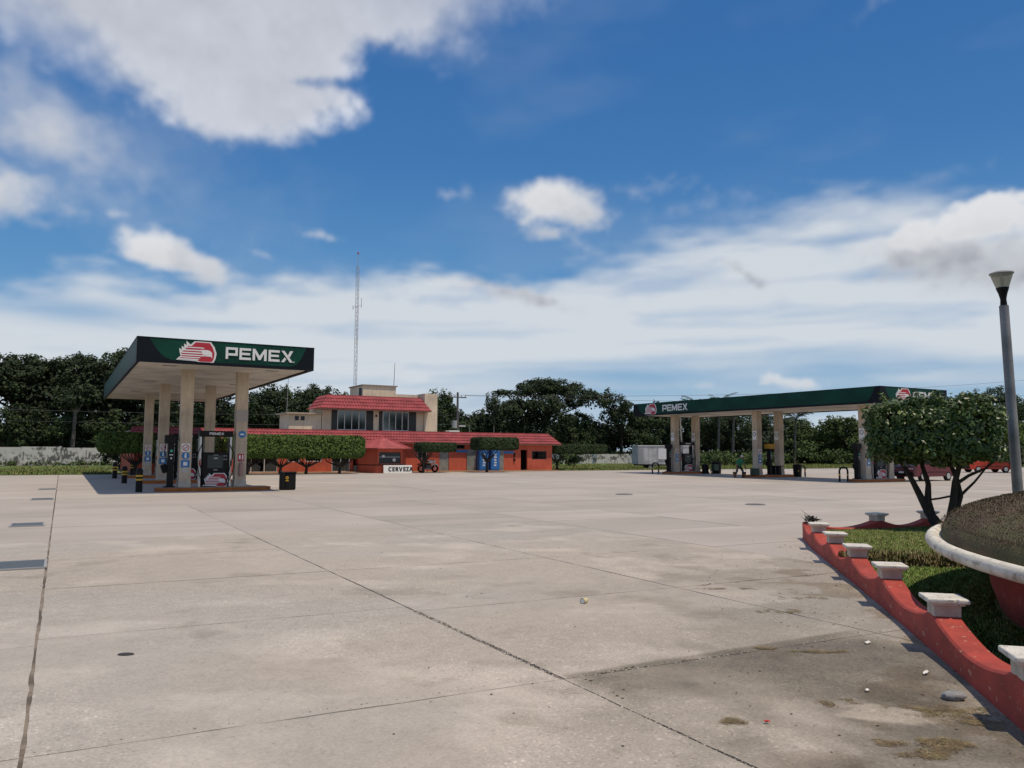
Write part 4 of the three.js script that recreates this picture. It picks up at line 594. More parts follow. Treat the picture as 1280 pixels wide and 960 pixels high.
{ // the drinks kiosk in front
  const t = site('drinks_kiosk', 'small orange six sided kiosk with pink red pointed roof', 'kiosk', 21.45, 58.5), R = 1.92, n = 6;
  for (let k = 0; k < n; k++) {
    const w = 2 * R * Math.sin(Math.PI / n), ap = R * Math.cos(Math.PI / n);
    const ry = k * Math.PI * 2 / n, x = Math.sin(ry) * ap, z = Math.cos(ry) * ap;
    const front = k === 0, g = front ? wallWithHoles(-w / 2, w / 2, 0, 1.98, [[-w / 2 + 0.1, w / 2 - 0.1, 0.72, 1.56]], 0.1) : wallWithHoles(-w / 2, w / 2, 0, 1.98, [], 0.1);
    g.translate(0, 0, -0.1); mb().add(g, x, 0, z, 0, ry).build('wall_panel', orangeWall, t);
    if (k < 1) { const win = new THREE.Group(); win.name = 'hatch'; win.position.set(x, 0, z); win.rotation.y = ry; t.add(win); mb().box(0, 1.14, -0.06, w - 0.24, 0.82, 0.02).build('shutter', darkPanel, win); mb().box(0, 1.2, -0.045, w - 0.3, 0.12, 0.01).build('shutter_band', std([0.16, 0.18, 0.19], 0.5), win); if (!k) { mb().box(-0.5, 1.26, -0.04, 0.2, 0.16, 0.01).build('price_card', frameWhite, win); mb().cyl(0.35, 0.98, -0.035, 0.13, 0.13, 0.012, 18, Math.PI / 2).build('round_sticker', frameWhite, win); } mb().rbox(0, 0.69, 0.1, w - 0.1, 0.05, 0.3, 0.01).build('counter', std([0.10, 0.03, 0.02], 0.6), win); }
    mb().box(x * 1.006, 0.60, z * 1.006, w * 0.98, 0.07, 0.02, ry).build('dark_band', std([0.06, 0.015, 0.012], 0.7), t);
  }
  const roof = new THREE.Group(); roof.name = 'roof'; t.add(roof); const RR2 = 2.4;
  for (let k = 0; k < n; k++) {
    const p = (j, r, y) => [Math.sin((j + 0.5) / n * Math.PI * 2) * r, y, Math.cos((j + 0.5) / n * Math.PI * 2) * r], a = p(k, RR2, 1.86), b = p(k + 1, RR2, 1.86), c = [0, 2.74, 0], a2 = p(k, RR2, 1.80), b2 = p(k + 1, RR2, 1.80), pos = [...a, ...b, ...c, ...a2, ...b2, ...b, ...a2, ...b, ...a, ...a2, ...[0, 1.95, 0], ...b2];
    const g = new THREE.BufferGeometry(); g.setAttribute('position', new THREE.Float32BufferAttribute(pos, 3)); g.setAttribute('uv', new THREE.Float32BufferAttribute(new Float32Array(24), 2)); g.computeVertexNormals(); const m = mb(); m.g.push(g); m.build('roof_panel', std([0.50, 0.10, 0.10], 0.7, { map: rep(mottle, 1.7) }), roof);
    mb().bar([a[0], a[1] + 0.01, a[2]], [0, 2.75, 0], 0.03, 0.03, 6).build('hip_ridge', std([0.40, 0.06, 0.07], 0.7), roof);
  }
}
{
  const font = await new FontLoader().loadAsync('fonts/droid/droid_sans_bold.typeface.json');
  const t = site('beer_sign', 'white board lettered CERVEZA standing before the orange kiosk', 'sign', 21.95, 56.35, null, 0, 0);
  mb().rbox(-0.05, 0.30, 0, 2.25, 0.60, 0.05, 0.006, 0, -0.08).build('board', whitePaint, t);
  const word = new THREE.Group(); word.name = 'lettering'; word.position.set(-0.82, 0.15, 0.042); word.rotation.x = -0.08; t.add(word); let x = 0;
  for (const ch of 'CERVEZA') { const g = new TextGeometry(ch, { font, size: 0.31, depth: 0.008, curveSegments: 4, bevelEnabled: true, bevelSize: 0.008, bevelThickness: 0.002, bevelSegments: 1 }); g.computeBoundingBox(); const w = g.boundingBox.max.x; mb().add(g, x, 0, 0).build('letter', blackMat, word); x += w + 0.03; }
  for (const s of [-1, 1]) mb().bar([s * 0.8, 0.0, -0.28], [s * 0.8, 0.5, -0.05], 0.02).build('prop', greyMat, t);
  // two blue drinks coolers against the wall
  for (const [a, l] of [[30.25, 'blue drinks cooler left of the clipped tree trunk'], [31.3, 'blue drinks cooler right of the clipped tree trunk']]) {
    const c = site('drinks_cooler', l, 'cooler', a, 58.75, 'blue drinks coolers'); mb().rbox(0, 0.92, 0, 0.84, 1.66, 0.5, 0.03).build('cabinet', std([0.025, 0.13, 0.38], 0.45), c); mb().rbox(0, 0.9, 0.255, 0.7, 1.4, 0.02, 0.008).build('door', std([0.02, 0.15, 0.46], 0.3), c);
    const d = mb(); for (let k = 0; k < 5; k++) d.box(-0.03 + (k % 2) * 0.02, 1.40 - k * 0.22, 0.268, 0.22, 0.12, 0.004); d.build('white_print', logoWhite, c); mb().box(0.31, 0.95, 0.275, 0.03, 0.3, 0.03).build('handle', steel, c);
    mb().box(0, 0.05, 0, 0.76, 0.1, 0.44).build('base', blackMat, c);
  }
}
// ---------------------------------------------------------------- mast, poles, wires, boundary wall, trailer
{
  const [x, z] = W(24.6, 75), t = thing('radio_mast', 'tall thin lattice radio mast rising behind the building', 'mast', x, 0, z, 0.3), H = 19.8, w = 0.16, cnr = [[0, w], [-w * 0.87, -w / 2], [w * 0.87, -w / 2]], galv = std([0.42, 0.42, 0.42], 0.5, { metalness: 0.4 }), redTop = std([0.30, 0.22, 0.22], 0.6);
  for (let s = 0; s < 5; s++) { const y0 = H * s / 5, y1 = H * (s + 1) / 5, m = mb(); for (let k = 0; k < 3; k++) { const [a, b] = cnr[k], [c, d] = cnr[(k + 1) % 3]; m.bar([a, y0, b], [a, y1, b], 0.02, 0.02, 5); const n = 9; for (let i = 0; i < n; i++) { const p = lerp(y0, y1, i / n), q = lerp(y0, y1, (i + 1) / n); m.bar(i % 2 ? [a, p, b] : [c, p, d], i % 2 ? [c, q, d] : [a, q, b], 0.009, 0.009, 4); } } m.build('lattice_section', s % 2 ? redTop : galv, t); }
  mb().bar([0, H, 0], [0, H + 1.2, 0], 0.03, 0.02).build('tip_rod', galv, t); mb().cyl(0, H + 1.25, 0, 0.1, 0.07, 0.16, 8).build('beacon', signRed, t);
  mb().bar([-0.4, H - 4.2, 0], [0.45, H - 3.9, 0], 0.02).bar([0.42, H - 4.2, 0], [0.42, H - 3.2, 0], 0.025).bar([-0.38, H - 4.4, 0], [-0.38, H - 4.0, 0], 0.03).build('side_antenna', galv, t);
}
const woodGrey = std([0.16, 0.15, 0.14], 0.9, { map: rep(mottle, 1.1) });
{
  const [x, z] = W(34.2, 72), t = thing('utility_pole', 'grey power pole with crossarm rising behind the red roof', 'pole', x, 0, z, TH);
  mb().cyl(0, 3.75, 0, 0.15, 0.10, 7.5, 10).build('post', woodGrey, t); mb().box(0, 7.0, 0, 1.9, 0.1, 0.1).build('crossarm', woodGrey, t);
  for (const s of [-0.85, -0.3, 0.4, 0.85]) mb().cyl(s, 7.12, 0, 0.05, 0.04, 0.14, 8).build('insulator', greyMat, t);
  mb().cyl(-0.32, 4.3, 0.0, 0.26, 0.26, 0.75, 14).build('transformer', std([0.33, 0.34, 0.34], 0.5), t); mb().box(0.5, 4.15, 0, 0.7, 0.14, 0.2).build('cutout_bracket', std([0.5, 0.5, 0.5], 0.5), t);
}
function wire(label, p, q, sag, r = 0.016) { const pts = []; for (let k = 0; k <= 16; k++) { const u = k / 16; pts.push([lerp(p[0], q[0], u), lerp(p[1], q[1], u) - sag * 4 * u * (1 - u), lerp(p[2], q[2], u)]); } const m = mb().tube(pts, r, 5, 48); tag(m.build('power_line', std([0.05, 0.05, 0.055], 0.6), scene), label, 'cable', 'power lines'); }
{
  const at = (a, b, y) => { const [x, z] = W(a, b); return [x, y, z]; };
  wire('upper power line crossing the sky above the right canopy', at(33.4, 72, 7.2), at(150, 62, 15.5), 1.5); wire('lower power line crossing the sky above the right canopy', at(35.0, 72, 7.2), at(150, 60, 12.5), 1.4);
  wire('power line running behind the left canopy columns', at(34, 72, 4.3), at(-30, 84, 4.6), 0.5); wire('power line crossing in front of the wood on the left', at(33.6, 72, 5.2), at(-30, 85, 5.6), 0.5);
}
const limeWash = (() => { const m = tex(1024, 256, (u, v) => { const n = fbm(u * 24, v * 5, 6, 24), s = fbm(u * 120, v * 6, 4, 120), top = fbm(u * 40 + 3, v * 4, 5), d = sstep(0.50, 0.64, n * 0.55 + s * 0.45), k = lerp(0.66, 0.15, d) * (0.85 + 0.3 * (top - 0.5)); return toS([k, k * 0.98, k * 0.93]); }); return m; })();
function blockWall(label, a0, a1, b, h) {
  const t = site('boundary_wall', label, 'wall', (a0 + a1) / 2, b), mat = std(0xffffff, 0.9, { map: rep(limeWash, 16, 2), bumpMap: rep(grainBump, 1), bumpScale: 0.01 }), n = Math.ceil((a1 - a0) / 3.2), r = rngOf(a0 * 7 + 3);
  for (let k = 0; k < n; k++) { const w = (a1 - a0) / n, x = -(a1 - a0) / 2 + (k + 0.5) * w, hh = h * (0.96 + 0.06 * r()); mb().box(x, hh / 2, 0, w - 0.02, hh, 0.18).build('wall_bay', mat, t); mb().box(x + w / 2, hh / 2 + 0.02, 0.0, 0.24, hh + 0.06, 0.26).build('pier', mat, t); }
}
blockWall('long weathered white block wall below the wood on the left', -40, 6, 88, 1.8);
blockWall('weathered white block wall seen right of the orange building', 44, 78, 90, 1.35);
{
  const [x, z] = W(51.0, 60.9), t = thing('site_trailer', 'white box trailer standing on the grass behind right canopy', 'trailer', x, 0.05, z, 0.12), L = 5.0, H = 2.15, ribbed = std([0.62, 0.63, 0.64], 0.5, { map: rep(mottle, 3) });
  mb().box(-0.2, 1.33, 0, L, 1.75, 2.2).build('body', ribbed, t); for (let k = 0; k < 12; k++) mb().box(-0.2 - L / 2 + 0.2 + k * L / 12, 1.33, 1.105, 0.03, 1.7, 0.02).build('rib', ribbed, t);
  mb().box(-0.2, 2.23, 0, L + 0.1, 0.08, 2.3).build('roof', std([0.6, 0.6, 0.6], 0.5), t); mb().box(0.25, 1.5, 1.12, 2.0, 1.15, 0.04).build('hatch', std([0.66, 0.67, 0.67], 0.5), t); mb().box(0.25, 0.92, 1.13, 2.04, 0.05, 0.06).box(0.25, 2.08, 1.13, 2.04, 0.05, 0.06).build('hatch_frame', greyMat, t);
  mb().box(-2.42, 1.2, 1.105, 0.45, 1.45, 0.03).build('door', std([0.28, 0.29, 0.30], 0.5), t); mb().box(-0.2, 0.4, 0, L - 0.2, 0.12, 1.9).build('chassis', blackMat, t);
  for (const xx of [-1.9, 1.6]) { mb().torus(xx, 0.27, 0.9, 0.18, 0.08).cyl(xx, 0.27, 0.9, 0.16, 0.16, 0.1, 12, Math.PI / 2).build('wheel', rubber, t); mb().box(xx + 0.5, 0.18, 0.9, 0.5, 0.34, 0.3).build('support_block', greyMat, t); }
}
{ // garden lamp post
  const t = thing('street_lamp', 'grey lamp post with glass cone head behind the planter', 'lamp post', 10.92, 0.1, -17.3, 0); t.rotation.z = 0.030;
  mb().cyl(0, 2.42, 0, 0.106, 0.094, 4.92, 20).build('post', paint([0.33, 0.33, 0.34], 0.6, 2, mottle), t);
  mb().lathe([[0.05, 4.86], [0.07, 4.88], [0.06, 5.02], [0.085, 5.14], [0.12, 5.24], [0.13, 5.28], [0, 5.28]], 0, 0, 0, 20).build('black_collar', blackMat, t);
  mb().lathe([[0.125, 5.28], [0.225, 5.58]], 0, 0, 0, 24).build('glass_cone', new THREE.MeshPhysicalMaterial({ color: lin(0.62, 0.60, 0.50), roughness: 0.5, transmission: 0.6, thickness: 0 }), t);
  mb().lathe([[0.222, 5.57], [0.24, 5.58], [0.24, 5.61], [0.15, 5.64], [0, 5.65]], 0, 0, 0, 24).build('lid', greyMat, t); mb().cyl(0, 5.40, 0, 0.03, 0.04, 0.22, 10).build('bulb', std([0.7, 0.7, 0.68], 0.3), t);
}
// ---------------------------------------------------------------- vegetation
const leafMat = new THREE.MeshStandardMaterial({ color: 0xffffff, vertexColors: true, roughness: 0.85, side: THREE.DoubleSide });
const glossLeaf = new THREE.MeshPhysicalMaterial({ color: 0xffffff, vertexColors: true, roughness: 0.42, transmission: 0.28, thickness: 0, side: THREE.DoubleSide });
const bark = std([0.055, 0.045, 0.036], 0.95, { map: rep(mottle, 0.7), bumpMap: rep(grainBump, 0.25), bumpScale: 0.01 }), paleBark = std([0.20, 0.18, 0.155], 0.95, { map: rep(mottle, 0.7) });
class Leaves {
  constructor(seed, colors) { this.r = rngOf(seed); this.c = colors; this.pos = []; this.col = []; this.nor = []; }
  leaf(x, y, z, nx, ny, nz, len, wid) {
    const r = this.r; let l = Math.hypot(nx, ny, nz) || 1; nx /= l; ny /= l; nz /= l;
    let tx = r() - 0.5, ty = r() - 0.65, tz = r() - 0.5; const d = tx * nx + ty * ny + tz * nz; tx -= d * nx; ty -= d * ny; tz -= d * nz; l = Math.hypot(tx, ty, tz) || 1; tx /= l; ty /= l; tz /= l;
    const bx = ny * tz - nz * ty, by = nz * tx - nx * tz, bz = nx * ty - ny * tx, h = len / 2, w = wid / 2, f = -wid * 0.18;
    const A = [x - tx * h, y - ty * h, z - tz * h], B = [x + bx * w + nx * f, y + by * w + ny * f, z + bz * w + nz * f], C = [x + tx * h, y + ty * h, z + tz * h], D = [x - bx * w + nx * f, y - by * w + ny * f, z - bz * w + nz * f];
    this.pos.push(...A, ...C, ...B, ...A, ...D, ...C);
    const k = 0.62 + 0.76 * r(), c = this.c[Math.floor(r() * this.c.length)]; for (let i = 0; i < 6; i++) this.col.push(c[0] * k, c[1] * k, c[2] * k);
    const e = 0.36; this.nor.push(...[0, 1, 2].flatMap(() => [nx + bx * e, ny + by * e, nz + bz * e]), ...[0, 1, 2].flatMap(() => [nx - bx * e, ny - by * e, nz - bz * e]));
  }
  clump(x, y, z, rx, ry, rz, n, size, upBias = 0.35) {
    const r = this.r; for (let i = 0; i < n; i++) { const u = 2 * r() - 1, a = r() * 6.2832, s = Math.sqrt(1 - u * u), dx = s * Math.cos(a), dy = u, dz = s * Math.sin(a), q = Math.pow(r(), 0.33) * (0.88 + 0.3 * r()), len = size * (0.6 + 0.8 * r()); this.leaf(x + dx * rx * q, y + dy * ry * q, z + dz * rz * q, dx + (r() - 0.5) * 1.4, dy + upBias + (r() - 0.5) * 1.2, dz + (r() - 0.5) * 1.4, len, len * 0.62); }
  }
  blade(A, B, w) { const dx = B[0] - A[0], dz = B[2] - A[2], l = Math.hypot(dx, dz) || 1, s = [-dz / l * w, 0.3 * w, dx / l * w]; this.pos.push(A[0] - s[0], A[1] - s[1], A[2] - s[2], A[0] + s[0], A[1] + s[1], A[2] + s[2], ...B); const c = this.c[Math.floor(this.r() * this.c.length)], k = 0.7 + 0.6 * this.r(); for (let i = 0; i < 3; i++) { this.col.push(c[0] * k, c[1] * k, c[2] * k); this.nor.push(0.1, 1, 0.1); } }
  build(name, parent, mat = leafMat) { const g = new THREE.BufferGeometry(); g.setAttribute('position', new THREE.Float32BufferAttribute(this.pos, 3)); g.setAttribute('normal', new THREE.Float32BufferAttribute(this.nor, 3)); g.setAttribute('color', new THREE.Float32BufferAttribute(this.col, 3)); g.setAttribute('uv', new THREE.Float32BufferAttribute(new Float32Array(this.pos.length / 3 * 2), 2)); g.normalizeNormals(); const m = new THREE.Mesh(g, mat); m.name = parent === scene ? numbered(name) : name; m.castShadow = m.receiveShadow = true; parent.add(m); return m; }
}
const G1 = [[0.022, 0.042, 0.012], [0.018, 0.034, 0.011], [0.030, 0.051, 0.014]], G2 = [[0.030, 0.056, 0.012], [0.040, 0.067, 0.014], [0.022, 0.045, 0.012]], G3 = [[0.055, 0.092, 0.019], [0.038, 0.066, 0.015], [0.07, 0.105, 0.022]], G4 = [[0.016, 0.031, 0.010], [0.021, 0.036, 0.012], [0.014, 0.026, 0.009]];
let treeSeed = 100;
function tree(name, label, a, b, H, R, o = {}) {   // o: form 'round' | 'umbrella' | 'low', base, colors, leaves, size, group
  const { form = 'round', base = 0.3, colors = G1, n = 2400, size = 0.42, group, light } = o, [x, z] = W(a, b), seed = ++treeSeed, r = rngOf(seed * 13), t = thing(name, label, form === 'low' ? 'bush' : 'tree', x, 0, z, 0, group);
  const L = new Leaves(seed, colors), tr = mb(), y0 = H * base, lean = (r() - 0.5) * 0.8;
  const fork = form === 'umbrella' ? H * 0.5 : H * (base + 0.1);
  if (form !== 'low') tr.bar([0, 0, 0], [lean * 0.5, fork, 0], 0.028 * H, 0.02 * H, 7);
  const k = form === 'umbrella' ? 15 : form === 'low' ? 8 : 13, cl = [];
  for (let i = 0; i < k; i++) {
    const a2 = i * 2.4 + r() * 0.9, q = Math.sqrt((i + 0.5) / k); let cx, cy, cz, rx, ry;
    if (form === 'umbrella') { cx = Math.cos(a2) * R * 0.78 * q; cz = Math.sin(a2) * R * 0.78 * q; cy = H * (0.90 - 0.24 * q * q - 0.10 * r()); rx = R * (0.24 + 0.14 * r()); ry = H * (0.055 + 0.04 * r()); }
    else { const v = r(); cx = Math.cos(a2) * R * 0.72 * Math.sqrt(1 - (v - 0.35) ** 2) * (0.45 + 0.6 * q); cz = Math.sin(a2) * R * 0.72 * (0.45 + 0.6 * q); cy = y0 + (H - y0) * (0.15 + 0.72 * v); rx = R * (0.30 + 0.16 * r()); ry = (H - y0) * (0.11 + 0.09 * r()); }
    cl.push([cx, cy, cz, rx, ry]);
    if (form !== 'low') { const m = [cx * 0.5 + lean * 0.3, (fork + cy) / 2 + 0.1 * H * (r() - 0.3), cz * 0.5]; tr.bar([lean * 0.5, fork * (0.8 + 0.2 * r()), 0], m, 0.011 * H, 0.007 * H, 5); tr.bar(m, [cx, cy, cz], 0.007 * H, 0.003 * H, 5); }
  }
  if (form !== 'umbrella') cl.push([0, y0 + (H - y0) * 0.5, 0, R * 0.62, (H - y0) * 0.36]);
  const fine = form === 'low' ? 1 : 0.78, sub = []; for (const [cx, cy, cz, rx, ry] of cl) { sub.push([cx, cy, cz, rx * 0.8, ry * 0.8, 0.42]); for (let i = 0; i < 7; i++) { const a = r() * 6.283, e = -0.5 + 1.6 * r(), q = 0.72; sub.push([cx + Math.cos(a) * Math.cos(e) * rx * q, cy + Math.sin(e) * ry * q * 1.15, cz + Math.sin(a) * Math.cos(e) * rx * q, rx * (0.30 + 0.22 * r()), ry * (0.34 + 0.26 * r()), 1]); } }
  const vol = sub.reduce((s, c) => s + c[3] * c[4] * c[5], 0);
  for (const [cx, cy, cz, rx, ry, k2] of sub) { const m = Math.round(n / fine / fine * rx * ry * k2 / vol); L.clump(cx, cy, cz, rx, ry, rx, m, size * fine, 0.6); }
  if (form !== 'low') tr.build('trunk', light ? paleBark : bark, t); else { for (let i = 0; i < 6; i++) tr.bar([0, 0, 0], [(r() - 0.5) * R, H * 0.6, (r() - 0.5) * R], 0.04, 0.015, 5); tr.build('stems', bark, t); }
  L.build('crown', t); return t;
}
// the wood: single trees that stand out on the skyline, and the mass behind and below them
const woodL = 'trees of the wood left of the left canopy', woodC = 'trees of the wood behind the building', woodR = 'trees of the wood behind the right canopy';
const FAb = (px, b) => { const s = (px - 640) / 998, u = Math.atan(s) + TH; return b * Math.tan(u); };   // site column where a bearing meets row b
[[-25, 94, 11.2, 4.6, 'umbrella'], [18, 95, 12.2, 4.6, 'umbrella'], [62, 97, 11.4, 4.2], [100, 96, 12.2, 4.4], [140, 95, 12.4, 4.4], [175, 97, 12.2, 4], [-60, 96, 12, 5]].forEach(([p, b, H, R, f], i) => tree('wood_tree', ['tall spreading dark tree at the far left edge above the wall', 'flat crowned tree with sky gaps left of the dense wood', 'dark round tree on the left skyline', 'tall dark tree on the skyline left of the left canopy', 'dark tree just left of the green canopy edge', 'dark tree half hidden behind the left canopy roof', 'dark tree at the left picture border'][i], FAb(p, b), b, H, R, { form: f ?? 'round', n: 3800, group: woodL, base: 0.35, size: 0.44 }));
[[8, 91, 5.6, 2.8], [45, 91.5, 6.4, 2.6], [78, 91, 5.0, 2.3], [108, 92, 6.2, 2.7], [132, 91, 5.6, 2.2]].forEach(([p, b, H, R], i) => tree('under_tree', ['low bright leafed tree over the wall, far left', 'second low leafy tree above the white wall', 'middle low leafy tree above the white wall', 'fourth low leafy tree above the white wall', 'low leafy tree above the wall by the canopy'][i], FAb(p, b), b, H, R, { n: 2200, colors: i % 2 ? G1 : G2, base: 0.12, size: 0.36, group: 'low trees along the white wall' }));
tree('bare_trunk_tree', 'slim pale trunked tree in front of the dark left wood', FAb(92, 90), 90, 8.2, 2.2, { n: 1100, base: 0.62, light: true });
// middle: behind the building
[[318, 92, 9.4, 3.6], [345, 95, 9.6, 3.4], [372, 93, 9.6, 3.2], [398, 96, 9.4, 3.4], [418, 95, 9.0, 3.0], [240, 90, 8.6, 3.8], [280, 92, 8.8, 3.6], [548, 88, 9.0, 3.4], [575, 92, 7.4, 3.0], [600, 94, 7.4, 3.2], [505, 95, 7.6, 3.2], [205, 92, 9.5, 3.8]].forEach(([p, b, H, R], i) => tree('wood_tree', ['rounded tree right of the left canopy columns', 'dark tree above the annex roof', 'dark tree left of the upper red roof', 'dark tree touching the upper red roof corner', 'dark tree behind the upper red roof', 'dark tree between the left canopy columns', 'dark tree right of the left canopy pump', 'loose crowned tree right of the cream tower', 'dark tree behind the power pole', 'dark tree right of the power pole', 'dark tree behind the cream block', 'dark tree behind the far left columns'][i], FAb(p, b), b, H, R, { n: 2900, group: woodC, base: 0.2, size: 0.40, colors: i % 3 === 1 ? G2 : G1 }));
tree('great_tree', 'great spreading tree dominating the skyline above the red roof', FAb(684, 95), 95, 13.0, 8.2, { form: 'umbrella', n: 9000, base: 0.3, size: 0.44 });
tree('wood_tree', 'dense dark left shoulder of the great spreading tree', FAb(632, 93), 93, 9.2, 3.6, { n: 4200, group: woodC, base: 0.15 });
tree('wood_tree', 'dense dark tree below the great spreading crown', FAb(680, 91), 91, 9.0, 4.6, { n: 4600, group: woodC, base: 0.1 });
tree('wood_tree', 'dark tree right below the great spreading crown', FAb(722, 92), 92, 7.4, 3.2, { n: 3200, group: woodC, base: 0.1, colors: G2 });
tree('wood_tree', 'round topped tree left of the right canopy end', FAb(776, 92), 92, 10.2, 2.9, { n: 2600, group: woodR, base: 0.3 });
[[748, 94, 6.0, 2.4], [806, 91, 8.6, 3.2], [832, 93, 9.2, 2.8], [862, 92, 9.4, 3.2], [895, 90, 8.8, 3.6], [930, 88, 8.4, 3.6], [965, 86, 7.8, 3.6], [1000, 84, 7.6, 3.6], [1030, 80, 7.2, 3.4], [1060, 78, 7.6, 3.4], [1085, 76, 7.4, 3.2]].forEach(([p, b, H, R], i) => tree('wood_tree', ['small tree left of the round topped tree', 'leafy tree behind the trailer', 'tree above the right canopy lettering', 'tree right of the right canopy lettering', 'dark tree behind the far right columns', 'dark tree behind the green shirted worker', 'dark tree behind the middle right columns', 'leafy tree right of the middle right columns', 'pale leafed tree in the gap under the right canopy', 'leafy tree left of the nearest right column', 'leafy tree behind the nearest right column'][i], FAb(p, b), b, H, R, { n: 3000, group: woodR, base: 0.12, size: 0.40, colors: i > 6 ? G3 : i % 2 ? G2 : G1 }));
[[1243, 84, 12.6, 4.6, 'umbrella'], [1290, 80, 11.4, 5], [1265, 76, 9.2, 4.4], [1205, 86, 7.6, 4], [1150, 86, 7.4, 4], [1120, 84, 7.2, 3.6], [1330, 76, 10, 5]].forEach(([p, b, H, R, f], i) => { const bb = 61 + (b - 72) * 0.6; tree('wood_tree', ['flat crowned tall tree left of the lamp post', 'tall tree at the right picture edge', 'dark tree behind the lamp post foot', 'tree behind the far red car', 'tree behind the clipped tree', 'tree behind the near red car', 'tree outside the right edge'][i], FAb(p, bb), bb, H * 1.0, R, { form: f ?? 'round', n: 2800, group: woodR, base: 0.15, size: 0.36, colors: i % 2 ? G1 : G2 }); });
// trees across the road, outside the frame on the right: the glazed upper floor mirrors them
[[52, -2], [60, 3], [67, -4], [75, 2], [83, -3], [90, 4], [98, -2]].forEach(([x, z], i) => { const t = tree('roadside_tree', `dark tree across the road, ${['first', 'second', 'third', 'fourth', 'fifth', 'sixth', 'last'][i]} of those mirrored in upper windows`, 0, 61, 7.5 + (i % 3), 4.6, { n: 900, base: 0.1, size: 0.9, group: 'trees across the road' }); t.position.set(x, 0, z); });
{ // dense wood mass
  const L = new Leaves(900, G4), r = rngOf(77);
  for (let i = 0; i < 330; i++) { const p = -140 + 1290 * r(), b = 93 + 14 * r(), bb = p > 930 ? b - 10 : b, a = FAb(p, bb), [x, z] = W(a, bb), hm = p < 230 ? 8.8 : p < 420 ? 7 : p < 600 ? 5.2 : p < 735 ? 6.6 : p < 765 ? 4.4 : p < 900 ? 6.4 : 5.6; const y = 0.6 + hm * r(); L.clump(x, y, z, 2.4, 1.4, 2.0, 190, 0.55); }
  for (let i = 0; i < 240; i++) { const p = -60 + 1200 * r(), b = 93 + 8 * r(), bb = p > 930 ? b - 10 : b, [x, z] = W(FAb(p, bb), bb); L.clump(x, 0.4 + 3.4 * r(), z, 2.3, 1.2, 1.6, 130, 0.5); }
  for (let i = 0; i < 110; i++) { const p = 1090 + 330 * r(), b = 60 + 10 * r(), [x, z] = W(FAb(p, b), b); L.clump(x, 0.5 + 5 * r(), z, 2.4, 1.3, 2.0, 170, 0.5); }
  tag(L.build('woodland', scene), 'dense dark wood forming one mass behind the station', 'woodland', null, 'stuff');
  const U = new Leaves(901, G3); for (let i = 0; i < 190; i++) { const p = 740 + 360 * r(), b = p < 860 ? 91.5 + 2 * r() : 72 + 14 * r(), [x, z] = W(FAb(p, b), b); U.clump(x, 0.3 + 1.1 * r() * (p > 980 ? 2.6 : 1), z, 1.3, 0.7, 1.2, 70, 0.34); }
  for (let i = 0; i < 60; i++) { const b = 87.2 + 1.2 * r(), [x, z] = W(-10 + 14 * r(), b); U.clump(x, 0.15 + 0.2 * r(), z, 0.6, 0.3, 0.4, 30, 0.22); }
  tag(U.build('undergrowth', scene), 'bright green undergrowth at the foot of the wood', 'undergrowth', null, 'stuff');
}
// palms behind the right canopy
function palm(label, px, b, H) {
  const [x, z] = W(FAb(px, b), b), t = thing('palm_tree', label, 'palm', x, 0, z, 0, 'palms behind the right canopy'), r = rngOf(Math.round(px)); mb().bar([0, 0, 0], [0.3, H, 0], 0.2, 0.14, 8).build('trunk', paleBark, t);
  for (let k = 0; k < 16; k++) {
    const L = new Leaves(px * 31 + k, G1), a = k * 2.4 + r(), el = 0.5 + 0.95 * r(), len = 2.8 + 1.0 * r(); let p = [0.3, H, 0], e = el; for (let s = 0; s < 12; s++) { const d = [Math.cos(a) * Math.cos(e), Math.sin(e), Math.sin(a) * Math.cos(e)], n = [p[0] + d[0] * len / 12, p[1] + d[1] * len / 12, p[2] + d[2] * len / 12]; for (const sd of [-1, 1]) for (let q = 0; q < 4; q++) { const f = (s + q / 4) / 12, w = 0.75 * Math.sin(Math.PI * (0.12 + 0.83 * f)), P = [lerp(p[0], n[0], q / 4), lerp(p[1], n[1], q / 4), lerp(p[2], n[2], q / 4)]; L.blade(P, [P[0] - Math.sin(a) * sd * w * 0.8 + d[0] * w * 0.5, P[1] - w * (0.25 + 0.35 * f) + d[1] * 0.3 * w, P[2] + Math.cos(a) * sd * w * 0.8 + d[2] * w * 0.5], 0.03); } p = n; e -= 0.13; }
    const f = L.build('frond', t); f.name = 'frond';
  }
}
palm('palm left of a group of three behind the right canopy', 872, 78, 6.9); palm('middle palm rising over the right canopy roof', 897, 80, 7.5); palm('palm right of the group over the right canopy roof', 915, 79, 7.1); palm('small palm in the gap under the right canopy', 992, 80, 6.3);
